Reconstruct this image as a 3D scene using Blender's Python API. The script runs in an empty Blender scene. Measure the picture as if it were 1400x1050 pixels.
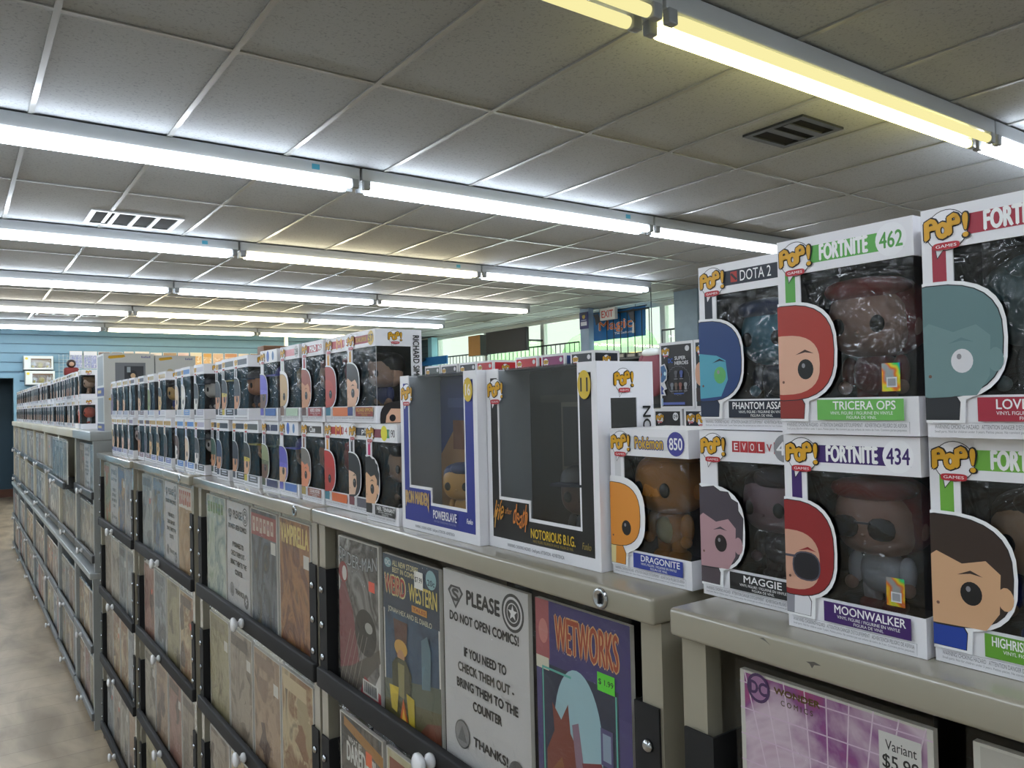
import bpy, math, random
from mathutils import Vector, Matrix
random.seed(7)
SC = bpy.context.scene
COL = SC.collection
# ---------------------------------------------------------------- camera
CAMZ = 1.5
yaw, pit, rol = math.radians(35.38727), math.radians(1.220785), math.radians(-1.332587)
fw = Vector((math.sin(yaw)*math.cos(pit), math.cos(yaw)*math.cos(pit), math.sin(pit)))
rt = Vector((math.cos(yaw), -math.sin(yaw), 0)); up = rt.cross(fw)
r2 = rt*math.cos(rol)+up*math.sin(rol); u2 = -rt*math.sin(rol)+up*math.cos(rol)
cam = bpy.data.cameras.new('camera'); cam.sensor_width = 36; cam.lens = 36*1073.95/1400
cam.clip_start = .02; cam.clip_end = 200
co = bpy.data.objects.new('camera', cam); COL.objects.link(co)
co.matrix_world = Matrix(((r2.x, u2.x, -fw.x, 0), (r2.y, u2.y, -fw.y, 0), (r2.z, u2.z, -fw.z, CAMZ), (0, 0, 0, 1)))
SC.camera = co
# ---------------------------------------------------------------- world, exposure
W = bpy.data.worlds.new('daylight'); SC.world = W; W.use_nodes = True
wn = W.node_tree; wn.nodes.clear()
sky = wn.nodes.new('ShaderNodeTexSky'); sky.sky_type = 'PREETHAM'; sky.turbidity = 6
sky.sun_direction = Vector((-.4, -.3, .85)).normalized()
bg = wn.nodes.new('ShaderNodeBackground'); bg.inputs[1].default_value = 1.35
wo = wn.nodes.new('ShaderNodeOutputWorld')
hs = wn.nodes.new('ShaderNodeHueSaturation'); hs.inputs['Saturation'].default_value = .45; wn.links.new(sky.outputs[0], hs.inputs['Color']); wn.links.new(hs.outputs[0], bg.inputs[0]); wn.links.new(bg.outputs[0], wo.inputs[0])
SUN_E = 7
sl = bpy.data.lights.new('sun', 'SUN'); sl.energy = SUN_E; sl.angle = .02
so = bpy.data.objects.new('sun', sl); COL.objects.link(so); so.rotation_euler = (math.radians(35), math.radians(-20), 0)
SC.view_settings.view_transform = 'Standard'; SC.view_settings.look = 'None'
SC.view_settings.gamma = 1; SC.view_settings.use_curve_mapping = False
SC.view_settings.exposure = 0.93
TUBE_E = 13.0
SC.cycles.use_denoising = True
SC.cycles.max_bounces = 8; SC.cycles.transparent_max_bounces = 16
SC.cycles.caustics_reflective = False; SC.cycles.caustics_refractive = False
# ---------------------------------------------------------------- materials
def lin(c): return c/12.92 if c <= .04045 else ((c+.055)/1.055)**2.4
def rgb(h):
    h = h.lstrip('#'); return tuple(lin(int(h[i:i+2], 16)/255) for i in (0, 2, 4))+(1,)
_M = {}
def newmat(name):
    m = bpy.data.materials.new(name); m.use_nodes = True; m.node_tree.nodes.clear()
    o = m.node_tree.nodes.new('ShaderNodeOutputMaterial'); return m, m.node_tree, o
def mat(h, rough=.45, metal=0.0, bump=0.0, scale=60, coat=0.0, vary=0.0):
    k = (h, rough, metal, bump, scale, coat, vary)
    if k in _M: return _M[k]
    m, t, o = newmat('surface_'+h.lstrip('#'))
    p = t.nodes.new('ShaderNodeBsdfPrincipled'); t.links.new(p.outputs[0], o.inputs[0])
    p.inputs['Base Color'].default_value = rgb(h); p.inputs['Roughness'].default_value = rough
    p.inputs['Metallic'].default_value = metal; p.inputs['Coat Weight'].default_value = coat
    p.inputs['Coat Roughness'].default_value = .12
    if bump or vary:
        tc = t.nodes.new('ShaderNodeTexCoord'); n = t.nodes.new('ShaderNodeTexNoise')
        n.inputs['Scale'].default_value = scale; n.inputs['Detail'].default_value = 4
        t.links.new(tc.outputs['Object'], n.inputs['Vector'])
        if bump:
            b = t.nodes.new('ShaderNodeBump'); b.inputs['Strength'].default_value = bump; b.inputs['Distance'].default_value = .004
            t.links.new(n.outputs[0], b.inputs['Height']); t.links.new(b.outputs[0], p.inputs['Normal'])
        if vary:
            mx = t.nodes.new('ShaderNodeMix'); mx.data_type = 'RGBA'
            c = rgb(h); mx.inputs[6].default_value = tuple(x*(1-vary) for x in c[:3])+(1,)
            mx.inputs[7].default_value = tuple(min(1, x*(1+vary)) for x in c[:3])+(1,)
            t.links.new(n.outputs[0], mx.inputs[0]); t.links.new(mx.outputs[2], p.inputs['Base Color'])
    _M[k] = m; return m
def film(name, tint='#ffffff', refl=.10, rough=.04, wrinkle=0.0, scale=14):
    if name in _M: return _M[name]
    m, t, o = newmat(name)
    a = t.nodes.new('ShaderNodeBsdfTransparent'); a.inputs[0].default_value = rgb(tint)
    g = t.nodes.new('ShaderNodeBsdfGlossy'); g.inputs['Roughness'].default_value = rough
    lw = t.nodes.new('ShaderNodeLayerWeight'); lw.inputs[0].default_value = .5
    pw = t.nodes.new('ShaderNodeMath'); pw.operation = 'POWER'; pw.inputs[1].default_value = 4.5
    ad = t.nodes.new('ShaderNodeMath'); ad.operation = 'MULTIPLY_ADD'; ad.inputs[1].default_value = .5; ad.inputs[2].default_value = refl
    mx = t.nodes.new('ShaderNodeMixShader')
    t.links.new(lw.outputs['Facing'], pw.inputs[0]); t.links.new(pw.outputs[0], ad.inputs[0]); t.links.new(ad.outputs[0], mx.inputs[0])
    t.links.new(a.outputs[0], mx.inputs[1]); t.links.new(g.outputs[0], mx.inputs[2]); t.links.new(mx.outputs[0], o.inputs[0])
    if wrinkle:
        tc = t.nodes.new('ShaderNodeTexCoord'); n = t.nodes.new('ShaderNodeTexNoise'); n.inputs['Scale'].default_value = scale
        n.inputs['Detail'].default_value = 3; n.inputs['Distortion'].default_value = 1.2
        b = t.nodes.new('ShaderNodeBump'); b.inputs['Strength'].default_value = wrinkle; b.inputs['Distance'].default_value = .01
        t.links.new(tc.outputs['Object'], n.inputs['Vector']); t.links.new(n.outputs[0], b.inputs['Height'])
        t.links.new(b.outputs[0], g.inputs['Normal']); pass
    _M[name] = m; return m
def emit(name, h, e):
    if name in _M: return _M[name]
    m, t, o = newmat(name); em = t.nodes.new('ShaderNodeEmission')
    em.inputs[0].default_value = rgb(h); em.inputs[1].default_value = e
    t.links.new(em.outputs[0], o.inputs[0]); _M[name] = m; return m
_cov = [0]
def cover(cols, scale=9, dist=2.5, coat=0.0):
    """painted comic cover: colour patches from warped noise, own to this cover"""
    k = (tuple(cols), scale, dist, coat)
    if k in _M: return _M[k]
    _cov[0] += 1
    m, t, o = newmat('printed_cover')
    p = t.nodes.new('ShaderNodeBsdfPrincipled'); t.links.new(p.outputs[0], o.inputs[0]); p.inputs['Roughness'].default_value = .4
    p.inputs['Coat Weight'].default_value = coat; p.inputs['Coat Roughness'].default_value = .15
    tc = t.nodes.new('ShaderNodeTexCoord'); mp = t.nodes.new('ShaderNodeMapping'); mp.inputs['Location'].default_value = (_cov[0]*3.7, 0, _cov[0]*1.3)
    mp.inputs['Scale'].default_value = (1, 1, .7)
    n = t.nodes.new('ShaderNodeTexNoise'); n.inputs['Scale'].default_value = scale; n.inputs['Detail'].default_value = 5; n.inputs['Distortion'].default_value = dist
    cr = t.nodes.new('ShaderNodeValToRGB'); e = cr.color_ramp.elements
    N = len(cols)
    for i, c in enumerate(cols):
        pos = .3+.4*i/(N-1)
        el = e[i] if i < 2 else e.new(pos)
        el.position = pos; el.color = rgb(c)
    t.links.new(tc.outputs['Object'], mp.inputs[0]); t.links.new(mp.outputs[0], n.inputs['Vector'])
    t.links.new(n.outputs[0], cr.inputs[0]); t.links.new(cr.outputs[0], p.inputs['Base Color'])
    _M[k] = m; return m
WHITE = mat('#e9e8ec', .38); DARKIN = mat('#1f1e20', .5); BLACK = mat('#0b0b0d', .4)
BEIGE = mat('#969080', .26, 0, .04, 25, .8, .04); BEIGE2 = mat('#c9c4b2', .4, 0, 0, 20, .1, .05)
BLKMET = mat('#121214', .7, 0, .03, 40); RAILMET = mat('#4a4e56', .3, .4)
GREYMET = mat('#a3a7a6', .35, .3, 0, 30, 0, .05); KNOB = mat('#e8e8ea', .18, 0, 0, 1, .5); CHROME = mat('#b9bcc0', .18, 1)
WINDOW = film('clear_window', '#d6d8da', .05, .05, .5, 30)
ALBWIN = film('album_window', '#dee0e2', .085, .15, .12, 12)
INSERT = film('clear_insert', '#e2e4e6', .05, .08, .6, 40)
BAG = film('comic_bag', '#f6f6f4', .045, .09, .8, 22)
GLASS = film('window_glass', '#eaf4ec', .05, .01)
# ---------------------------------------------------------------- mesh builder
class MB:
    def __init__(s): s.v = []; s.f = []; s.m = []; s.mats = []; s.sm = []
    def mi(s, m):
        if m not in s.mats: s.mats.append(m)
        return s.mats.index(m)
    def add(s, vs, fs, m, smooth=False):
        b = len(s.v); i = s.mi(m); s.v += [tuple(x) for x in vs]
        for f in fs: s.f.append([b+k for k in f]); s.m.append(i); s.sm.append(smooth)
        return s
    def poly(s, pts, m): return s.add(pts, [list(range(len(pts)))], m)
    def box(s, x0, x1, y0, y1, z0, z1, m, bev=0.0):
        if bev:
            return s.bbox(x0, x1, y0, y1, z0, z1, m, bev)
        vs = [(x0, y0, z0), (x1, y0, z0), (x1, y1, z0), (x0, y1, z0), (x0, y0, z1), (x1, y0, z1), (x1, y1, z1), (x0, y1, z1)]
        return s.add(vs, [[3, 2, 1, 0], [4, 5, 6, 7], [0, 1, 5, 4], [1, 2, 6, 5], [2, 3, 7, 6], [3, 0, 4, 7]], m)
    def bbox(s, x0, x1, y0, y1, z0, z1, m, b):
        import bmesh
        bm = bmesh.new(); bmesh.ops.create_cube(bm, size=1)
        for v in bm.verts: v.co = Vector(((x0+x1)/2+v.co.x*(x1-x0), (y0+y1)/2+v.co.y*(y1-y0), (z0+z1)/2+v.co.z*(z1-z0)))
        bmesh.ops.bevel(bm, geom=bm.edges[:], offset=b, segments=3, profile=.5, affect='EDGES')
        bm.verts.index_update()
        s.add([v.co[:] for v in bm.verts], [[v.index for v in f.verts] for f in bm.faces], m, True); bm.free(); return s
    def ring(s, c, axis, r, n):
        a = Vector(axis).normalized(); t = Vector((0, 0, 1)) if abs(a.z) < .9 else Vector((1, 0, 0))
        u = a.cross(t).normalized(); w = a.cross(u)
        return [Vector(c)+u*(r*math.cos(2*math.pi*i/n))+w*(r*math.sin(2*math.pi*i/n)) for i in range(n)]
    def lathe(s, o, axis, prof, m, n=16, smooth=True):
        """prof: (distance along axis, radius)"""
        a = Vector(axis).normalized(); vs = []; fs = []
        for d, r in prof: vs += s.ring(Vector(o)+a*d, a, max(r, 1e-5), n)
        for k in range(len(prof)-1):
            for i in range(n):
                j = (i+1) % n; fs.append([k*n+i, k*n+j, (k+1)*n+j, (k+1)*n+i])
        fs.append(list(range(n))[::-1]); fs.append([(len(prof)-1)*n+i for i in range(n)])
        return s.add(vs, fs, m, smooth)
    def cyl(s, p0, p1, r, m, n=12, smooth=True):
        p0 = Vector(p0); p1 = Vector(p1); return s.lathe(p0, p1-p0, [(0, r), ((p1-p0).length, r)], m, n, smooth)
    def sell(s, c, rx, ry, rz, m, e=.8, nu=20, nv=12, vmin=-1.0):
        def pw(x, e): return math.copysign(abs(x)**e, x)
        vs = []; fs = []
        for j in range(nv+1):
            ph = math.pi*(max(vmin*.5, -.5)+(.5-max(vmin*.5, -.5))*j/nv)
            for i in range(nu):
                th = 2*math.pi*i/nu
                vs.append((c[0]+rx*pw(math.cos(ph), e)*pw(math.cos(th), e), c[1]+ry*pw(math.cos(ph), e)*pw(math.sin(th), e), c[2]+rz*pw(math.sin(ph), e)))
        for j in range(nv):
            for i in range(nu):
                k = (i+1) % nu; fs.append([j*nu+i, j*nu+k, (j+1)*nu+k, (j+1)*nu+i])
        return s.add(vs, fs, m, True)
    def build(s, name, parent=None, loc=None, rz=None):
        me = bpy.data.meshes.new(name); me.from_pydata(s.v, [], s.f)
        for m in s.mats: me.materials.append(m)
        me.polygons.foreach_set('material_index', s.m); me.polygons.foreach_set('use_smooth', s.sm); me.update()
        o = bpy.data.objects.new(name, me); COL.objects.link(o)
        if parent: o.parent = parent
        if loc: o.location = loc
        if rz is not None: o.rotation_euler = (0, 0, rz)
        return o
def empty(name, loc=(0, 0, 0), rz=0.0):
    o = bpy.data.objects.new(name, None); COL.objects.link(o); o.location = loc; o.rotation_euler = (0, 0, rz); o.empty_display_size = .05; return o
def tag(o, label, cat, group=None, kind=None):
    o['label'] = label; o['category'] = cat
    if group: o['group'] = group
    if kind: o['kind'] = kind
    return o
def struct(mb, name, label=None, parent=None):
    o = mb.build(name, parent)
    if parent is None: o['kind'] = 'structure'; o['label'] = label or name.replace('_', ' '); o['category'] = name.split('_')[0]
    return o
def copy_tree(o, parent=None):
    c = o.copy(); COL.objects.link(c)
    if parent: c.parent = parent
    for ch in o.children: copy_tree(ch, c)
    return c
# ---------------------------------------------------------------- flat print on a face
_T = {}
def glyphs(s, bold=.0, shear=0.0, sp=1.0):
    k = (s, bold, shear, sp)
    if k in _T: return _T[k]
    cu = bpy.data.curves.new('t', 'FONT'); cu.body = s; cu.offset = bold; cu.shear = shear; cu.space_character = sp
    cu.resolution_u = 3; cu.fill_mode = 'FRONT'
    ob = bpy.data.objects.new('t', cu); COL.objects.link(ob)
    dg = bpy.context.evaluated_depsgraph_get(); me = ob.evaluated_get(dg).to_mesh()
    vs = [(v.co.x, v.co.y) for v in me.vertices]; fs = [list(p.vertices) for p in me.polygons]
    ob.evaluated_get(dg).to_mesh_clear(); bpy.data.objects.remove(ob); bpy.data.curves.remove(cu)
    x0 = min(v[0] for v in vs); x1 = max(v[0] for v in vs); y0 = min(v[1] for v in vs); y1 = max(v[1] for v in vs)
    vs = [((x-x0)/(x1-x0), (y-y0)/(y1-y0)) for x, y in vs]; _T[k] = (vs, fs); return _T[k]
class Art:
    """prints on the plane o + u*p + v*q, in layers along n (metres)"""
    def __init__(s, mb, o, u, v, n, step=3e-5):
        s.mb = mb; s.o = Vector(o); s.u = Vector(u); s.v = Vector(v); s.n = Vector(n); s.k = 3; s.step = step; s.clip = None
    def P(s, p): return s.o+s.u*p[0]+s.v*p[1]+s.n*(s.k*s.step)
    def poly(s, pts, c, **kw):
        if s.clip is not None: pts = [(max(s.clip, x), y) for x, y in pts]
        m = c if not isinstance(c, str) else mat(c, .38)
        s.mb.add([s.P(p) for p in pts], [list(range(len(pts)))], m); s.k += 1
    def rect(s, a, b, c, d, col): s.poly([(a, b), (c, b), (c, d), (a, d)], col)
    def ell(s, cu, cv, ru, rv, col, n=28, e=1.0):
        pw = lambda x: math.copysign(abs(x)**e, x)
        s.poly([(cu+ru*pw(math.cos(2*math.pi*i/n)), cv+rv*pw(math.sin(2*math.pi*i/n))) for i in range(n)], col)
    def text(s, t, a, b, c, d, col, bold=.02, shear=0.0, sp=1.0, f=None):
        vs, fs = glyphs(t, 0.0, shear, sp); m = col if not isinstance(col, str) else mat(col, .38)
        g = f or (lambda x, y: (x, y)); hh = min(abs(d-b), abs(c-a)); e = bold*.62*hh
        if hh < .0036: e = 0
        sh = [(0, 0)] if e <= 0 else [(0, 0), (e, 0), (-e, 0), (0, e), (0, -e)] if bold < .1 else [(e*math.cos(k*.785), e*math.sin(k*.785)) for k in range(8)]
        a += e; b += e; c -= e; d -= e
        for dx, dy in sh:
            out = []
            for x, y in vs:
                x, y = g(x, y); out.append(s.P((a+(c-a)*x+dx, b+(d-b)*y+dy)))
            s.mb.add(out, fs, m); s.k += .5
        s.k += .5
    def line(s, p, q, w, col):
        d = Vector((q[0]-p[0], q[1]-p[1])); nn = Vector((-d.y, d.x)).normalized()*w/2
        s.poly([(p[0]+nn.x, p[1]+nn.y), (q[0]+nn.x, q[1]+nn.y), (q[0]-nn.x, q[1]-nn.y), (p[0]-nn.x, p[1]-nn.y)], col)
def toylogo(A, cu, cv, w, sub='GAMES', fine=True):
    """speech-bubble logo of width w centred at cu, cv"""
    R = w*.46
    if fine:
        A.ell(cu, cv, R*1.04, R*1.04, '#1d1a24'); A.poly([(cu-R*.62, cv-R*.7), (cu-R*.5, cv-R*1.42), (cu-R*.1, cv-R*.9)], '#1d1a24')
    A.ell(cu, cv, R, R, '#efeef2'); A.poly([(cu-R*.58, cv-R*.68), (cu-R*.48, cv-R*1.34), (cu-R*.12, cv-R*.88)], '#efeef2')
    arc = lambda x, y: (x, y*(.86+.0*x)+.14*(1-4*(x-.5)**2))
    if fine:
        for grow, col in ((.235, '#17131c'), (.16, '#d9a21c')):
            for ch, x0, x1, y0, y1 in (('P', -.50, -.17, -.20, .32), ('o', -.23, .08, -.20, .20), ('P', .03, .33, -.16, .36), ('!', .37, .50, -.24, .32)):
                e = w*.036 if grow > .2 else 0
                A.text(ch, cu+x0*w-e, cv+y0*w-e, cu+x1*w+e, cv+y1*w+e, col, grow, .0, 1, arc if ch == 'P' else None)
        A.k += 1
        A.ell(cu-.0*w, cv-.37*w, .30*w, .085*w, '#b5202f', 24, .5)
        A.text(sub, cu-.23*w, cv-.405*w, cu+.23*w, cv-.335*w, '#f4eef0', .04)
    else:
        A.poly([(cu-.5*w, cv+.22*w), (cu-.1*w, cv+.3*w), (cu+.5*w, cv+.24*w), (cu+.36*w, cv-.16*w), (cu-.36*w, cv-.2*w)], '#c6992f')
        A.ell(cu-.05*w, cv+.06*w, .08*w, .1*w, '#5f4a1c', 10); A.ell(cu+.26*w, cv+.1*w, .06*w, .08*w, '#5f4a1c', 10)
        A.ell(cu, cv-.36*w, .3*w, .08*w, '#b5303c', 12, .5)
def portrait(A, s, S=1.0):
    """big-headed cartoon head and shoulders cut off by the panel's left edge"""
    sk, ha, bo, st = s['skin'], s['hair'], s['body'], s.get('style', 'short')
    A.clip = 0.0; hu = .003*S; hv = .0625*S; ru = s.get('ru', .043)*S; rv = .0345*S
    out = '#eeeef0'
    top = rv*(1.16 if st != 'cap' else 1.2)
    pts = []
    n = 32
    def blob(g, e=.72, wob=0.0, dv=.004*S):
        q = []
        for i in range(n):
            a = 2*math.pi*i/n; c, d = math.cos(a), math.sin(a)
            k = 1+wob*(1 if i % 2 else -1)*(d > 0)
            q.append((hu+(ru+g)*k*math.copysign(abs(c)**e, c), hv+dv+(rv+g)*k*math.copysign(abs(d)**e, d)))
        return q
    A.poly([(0, .010*S), (.026*S, .010*S), (.027*S, .026*S), (.020*S, .040*S), (0, .040*S)], out)
    A.poly(blob(.0075*S, .72, .0), out)
    A.poly([(0, .0125*S), (.022*S, .0125*S), (.023*S, .024*S), (.016*S, .036*S), (0, .036*S)], bo)
    A.poly([(0, .0125*S), (.007*S, .0125*S), (.008*S, .034*S), (0, .034*S)], s.get('body2', bo))
    A.poly([(0, .0122*S), (.0225*S, .0122*S), (.0236*S, .0245*S), (.0166*S, .0365*S), (0, .0365*S)], '#1c1a20')
    A.poly([(0, .0125*S), (.022*S, .0125*S), (.023*S, .024*S), (.016*S, .036*S), (0, .036*S)], bo)
    A.poly([(0, .0125*S), (.007*S, .0125*S), (.008*S, .034*S), (0, .034*S)], s.get('body2', bo))
    A.poly(blob(.0052*S if st != 'bare' else .0007*S, .74, .035 if st == 'spiky' else 0.0), '#1c1a20')
    if st in ('short', 'long', 'hood', 'spiky', 'cap'):
        A.poly(blob(.0045*S, .74, .035 if st == 'spiky' else 0.0), ha)
    lo = hv-rv
    if st == 'hood':
        A.poly([(hu+(ru-.008*S)*math.copysign(abs(math.cos(a))**.74, math.cos(a)), hv-.006*S+(rv-.010*S)*math.copysign(abs(math.sin(a))**.74, math.sin(a))) for a in [2*math.pi*i/n for i in range(n)]], sk)
    elif st == 'long':
        A.poly([(0, lo+.002*S), (ru*.6, lo+.004*S), (ru*.8, lo+.02*S), (ru*.75, hv+.004*S), (ru*.5, hv+.009*S), (0, hv+.012*S)], sk)
    elif st == 'cap':
        A.poly([(0, lo), (ru*.75, lo+.001*S), (ru*1.0, lo+.018*S), (ru*1.02, hv+.002*S), (0, hv+.002*S)], sk)
        A.poly([(0, hv-.002*S), (ru*1.1, hv-.002*S), (ru*1.13, hv+.006*S), (0, hv+.009*S)], s.get('brim', ha))
    elif st == 'bare':
        A.poly(blob(.0, .74), sk)
    else:
        A.poly([(0, lo), (ru*.78, lo+.001*S), (ru*.97, lo+.014*S), (ru*1.0, hv+.006*S), (ru*.8, hv+.014*S), (ru*.46, hv+.010*S), (.004*S, hv+.017*S), (0, hv+.014*S)], sk)
        A.ell(ru*1.06, hv-.010*S, .005*S, .008*S, sk, 14)
    ev = hv-.010*S
    ex = ru*.58; A.ell(ex, ev, .0072*S, .0082*S, s.get('eye', '#0d0c10'), 20); A.ell(ex-.0018*S, ev+.003*S, .0016*S, .002*S, '#8a888e', 10)
    if s.get('shades'):
        A.ell(ex-.002*S, ev, .013*S, .012*S, '#4c4a58', 20, .8); A.ell(ex-.002*S, ev, .0118*S, .0108*S, '#15151f', 20, .8); A.rect(0, ev+.006*S, .01*S, ev+.008*S, '#4c4a58')
    A.poly([(ex-.009*S, ev+.012*S), (ex, ev+.0160*S), (ex+.008*S, ev+.0125*S), (ex, ev+.0138*S)], s.get('brow', ha))
    A.ell(.004*S, ev-.010*S, .0012*S, .0012*S, '#6b4a3c', 8)
    A.clip = None
def figure(s, parent, x=0, y=0, z=.006, S=1.0, ang=0.0):
    """chunky vinyl figure: body and head one mesh, hair a child"""
    sk, ha, bo, st = mat(s['skin'], .4), mat(s['hair'], .45), mat(s['body'], .5), s.get('style', 'short')
    b = MB()
    for sx in (-1, 1):
        b.sell((sx*.009*S, 0, .004*S), .008*S, .012*S, .006*S, mat(s.get('shoe', s['body']), .5), .8, 12, 8)
        b.lathe((sx*.0085*S, 0, .004*S), (0, 0, 1), [(0, .0062*S), (.012*S, .0072*S), (.022*S, .0075*S)], mat(s.get('legs', s['body']), .5), 12)
        b.sell((sx*.0205*S, -.002*S, .031*S), .0058*S, .0065*S, .0125*S, bo, .9, 12, 8)
        b.sell((sx*.0225*S, -.006*S, .0195*S), .0052*S, .0055*S, .0055*S, sk, 1, 10, 8)
    b.sell((0, 0, .030*S), .0165*S, .0115*S, .0165*S, bo, .8, 16, 10)
    b.sell((0, 0, .070*S), .032*S, .026*S, .0275*S, sk, .72, 26, 16)
    for sx in (-1, 1):
        b.sell((sx*.0155*S, -.0245*S, .066*S), .0058*S, .0025*S, .0066*S, BLACK, 1, 14, 8)
        b.sell((sx*.032*S, 0, .064*S), .004*S, .005*S, .007*S, sk, 1, 10, 8)
    b.sell((0, -.0262*S, .0605*S), .002*S, .0015*S, .0015*S, sk, 1, 8, 6)
    if s.get('belly'):
        b.sell((0, -.004*S, .029*S), .012*S, .0100*S, .0135*S, mat(s['belly'], .5), .9, 14, 10)
    o = b.build('vinyl_figure', parent, (x, y, z), ang)
    if st != 'bare':
        h = MB()
        if st in ('hood', 'long'):
            h.sell((0, .005*S, .073*S), .0345*S, .0265*S, .0305*S, ha, .72, 26, 14); h.sell((0, -.010*S, .094*S), .0325*S, .020*S, .009*S, ha, .8, 20, 8)
        elif st == 'cap':
            h.sell((0, .001*S, .082*S), .0335*S, .0275*S, .0225*S, ha, .75, 24, 10, 0); h.box(-.03*S, .03*S, -.042*S, -.02*S, .080*S, .083*S, mat(s.get('brim', s['hair']), .5))
        else:
            h.sell((0, .003*S, .080*S), .0335*S, .0265*S, .022*S, ha, .75, 24, 10); h.sell((.008*S, -.014*S, .093*S), .022*S, .015*S, .009*S, ha, .8, 16, 8)
        if s.get('shades'):
            for sx in (-1, 1): h.sell((sx*.0145*S, -.0262*S, .066*S), .011*S, .002*S, .0085*S, mat('#15161c', .1), .8, 16, 6)
            h.box(-.006*S, .006*S, -.0285*S, -.0265*S, .069*S, .0705*S, mat('#77727a', .3, .5))
        h.build('figure_hair', o)
    return o
# ---------------------------------------------------------------- toy boxes
BW, BH, BD = .115, .160, .089
def toy_box(s, X, Yfar, Z, label, detail=2, w=BW, h=BH, d=BD, group=None, yaw_=0.0):
    """front face towards -X at plane X, its left edge (as seen) at Yfar"""
    root = empty('toy_box', (X+d/2, Yfar-w/2, Z), -math.pi/2+yaw_)
    tag(root, label, 'toy box', group)
    b = MB(); t = .0012; x0, x1, y0, y1 = -w/2, w/2, -d/2, d/2
    k = h/.16; wl = .021*k; wt = .131*k; wb = .029*k; sd = .068
    c = mat(s.get('card', '#e9e8ec'), .38)
    b.box(x0, x1, y0, y0+t, wt, h, c); b.box(x0, x0+wl, y0, y0+t, wb, wt, c); b.box(x0, x1, y0, y0+t, 0, wb, c)
    b.box(x0, x1, y1-t, y1, 0, h, c); b.box(x0, x0+t, y0+t, y1-t, 0, h, c)
    b.box(x1-t, x1, y0+t, y1-t, wt, h, c); b.box(x1-t, x1, y0+t, y1-t, 0, wb, c); b.box(x1-t, x1, y0+sd, y1-t, wb, wt, c)
    b.box(x0+t, x1-t, y0+t, y1-t, 0, t, c); b.box(x0+t, x1-t, y0+t, y1-t, h-t, h, c)
    b.box(x0+t, x0+t+.0006, y0+t, y1-t, t, h-t, DARKIN); b.box(x0+t, x1-t, y1-t-.0006, y1-t, t, h-t, DARKIN)
    b.box(x0+t, x1-t, y0+t, y1-t, t, .012, DARKIN)
    A = Art(b, (x0, y0, 0), (1, 0, 0), (0, 0, 1), (0, -1, 0))
    band = s.get('band', '#222633'); fine = detail >= 2
    if band:
        A.rect(.007*k, wt+.007*k, w-.007, h-.008*k, band)
        A.rect(.007*k, .05*k, .0165*k, wt+.008*k, s.get('strip', band))
    if s.get('band2'): A.rect(w*.62, wt+.007*k, w-.007, h-.008*k, s['band2'])
    for q in s.get('ovals', ()): A.ell(w*q[0], (wt+h)/2, q[1], q[2], q[3], 24)
    if s.get('title') and detail:
        if s.get('tout'): A.text(s['title'], w*s['tspan'][0]-.001, (wt+h)/2-s['th']/2-.001, w*s['tspan'][1]+.001, (wt+h)/2+s['th']/2+.001, s['tout'], .13)
        a0, a1 = s.get('tspan', (.34, .72)); ht = s.get('th', .0095)*k; cv = (wt+h)/2
        A.text(s['title'], w*a0, cv-ht/2, w*a1, cv+ht/2, s.get('tcol', '#f2f2f2'), s.get('tb', .04))
    if s.get('tiles'):
        cv = (wt+h)/2; tw = .0092
        for q, chh in enumerate('EVOLVE'):
            u0 = w*.345+q*tw*1.02
            if q != 4: A.rect(u0, cv-.0052, u0+tw*.96, cv+.0052, '#b5262f'); A.text(chh, u0+.0022, cv-.0034, u0+tw-.0026, cv+.0034, '#efe6e8', .04)
            else: A.text(chh, u0+.0016, cv-.0034, u0+tw-.002, cv+.0034, '#b5262f', .04)
    if s.get('sq'): A.rect(w*.345, (wt+h)/2-.005, w*.41, (wt+h)/2+.005, '#a8281e'); A.line((w*.352, (wt+h)/2+.003), (w*.404, (wt+h)/2-.003), .0022, '#1a1416')
    if s.get('num') and detail:
        nc, nr = s.get('ncol', '#efeff2'), .0125*k; cu = w*.855; cv = (wt+h)/2
        A.ell(cu, cv, nr*.95, nr, nc, 24); A.text(s['num'], cu-nr*.72, cv-nr*.5, cu+nr*.72, cv+nr*.5, s.get('ntx', band), .03)
    toylogo(A, .0175*k, (wt+h)/2-.002, .030*k, s.get('sub', 'GAMES'), fine)
    if 'skin' in s: portrait(A, s, k)
    pc = s.get('plate', band)
    if pc:
        A.rect(w*.30, .0115*k, w-.010, .0275*k, pc)
        if s.get('name') and detail:
            na, nb_ = s.get('nspan', (.40, .86)); A.text(s['name'], w*na, .0195*k, w*nb_, .0262*k, s.get('pcol', '#f2f2f2'), .03)
            if fine:
                A.text('VINYL FIGURE / FIGURINE EN VINYLE', w*.40, .0158*k, w*.84, .0182*k, s.get('pcol', '#f2f2f2'), .02); A.text('FIGURA DE VINIL', w*.52, .0125*k, w*.73, .0148*k, s.get('pcol', '#f2f2f2'), .02)
        elif not fine:
            A.rect(w*.42, .021*k, w*.80, .025*k, s.get('pcol', '#c9ccd6')); A.rect(w*.40, .0155*k, w*.84, .0175*k, s.get('pcol', '#c9ccd6'))
    if fine:
        A.text('WARNING: CHOKING HAZARD   ATTENTION DANGER D\'ETOUFFEMENT   ADVERTENCIA PELIGRO DE ASFIXIA', .006, .0062, w-.008, .0092, '#77767c', .02)
        A.text('Small parts. Not for children under 3 years. Petites pieces. Ne convient pas aux enfants de moins de 3 ans. Contiene partes pequenas.', .006, .0030, w-.008, .0052, '#8d8c92', .0)
        A.poly([(w-.006, .002), (w-.0058, .0105), (.005, .0105), (.005, .0103), (w-.0062, .0103), (w-.0062, .002)], '#9a999f')
    else:
        A.rect(.006, .004, w-.008, .0075, '#b9b8be')
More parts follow.
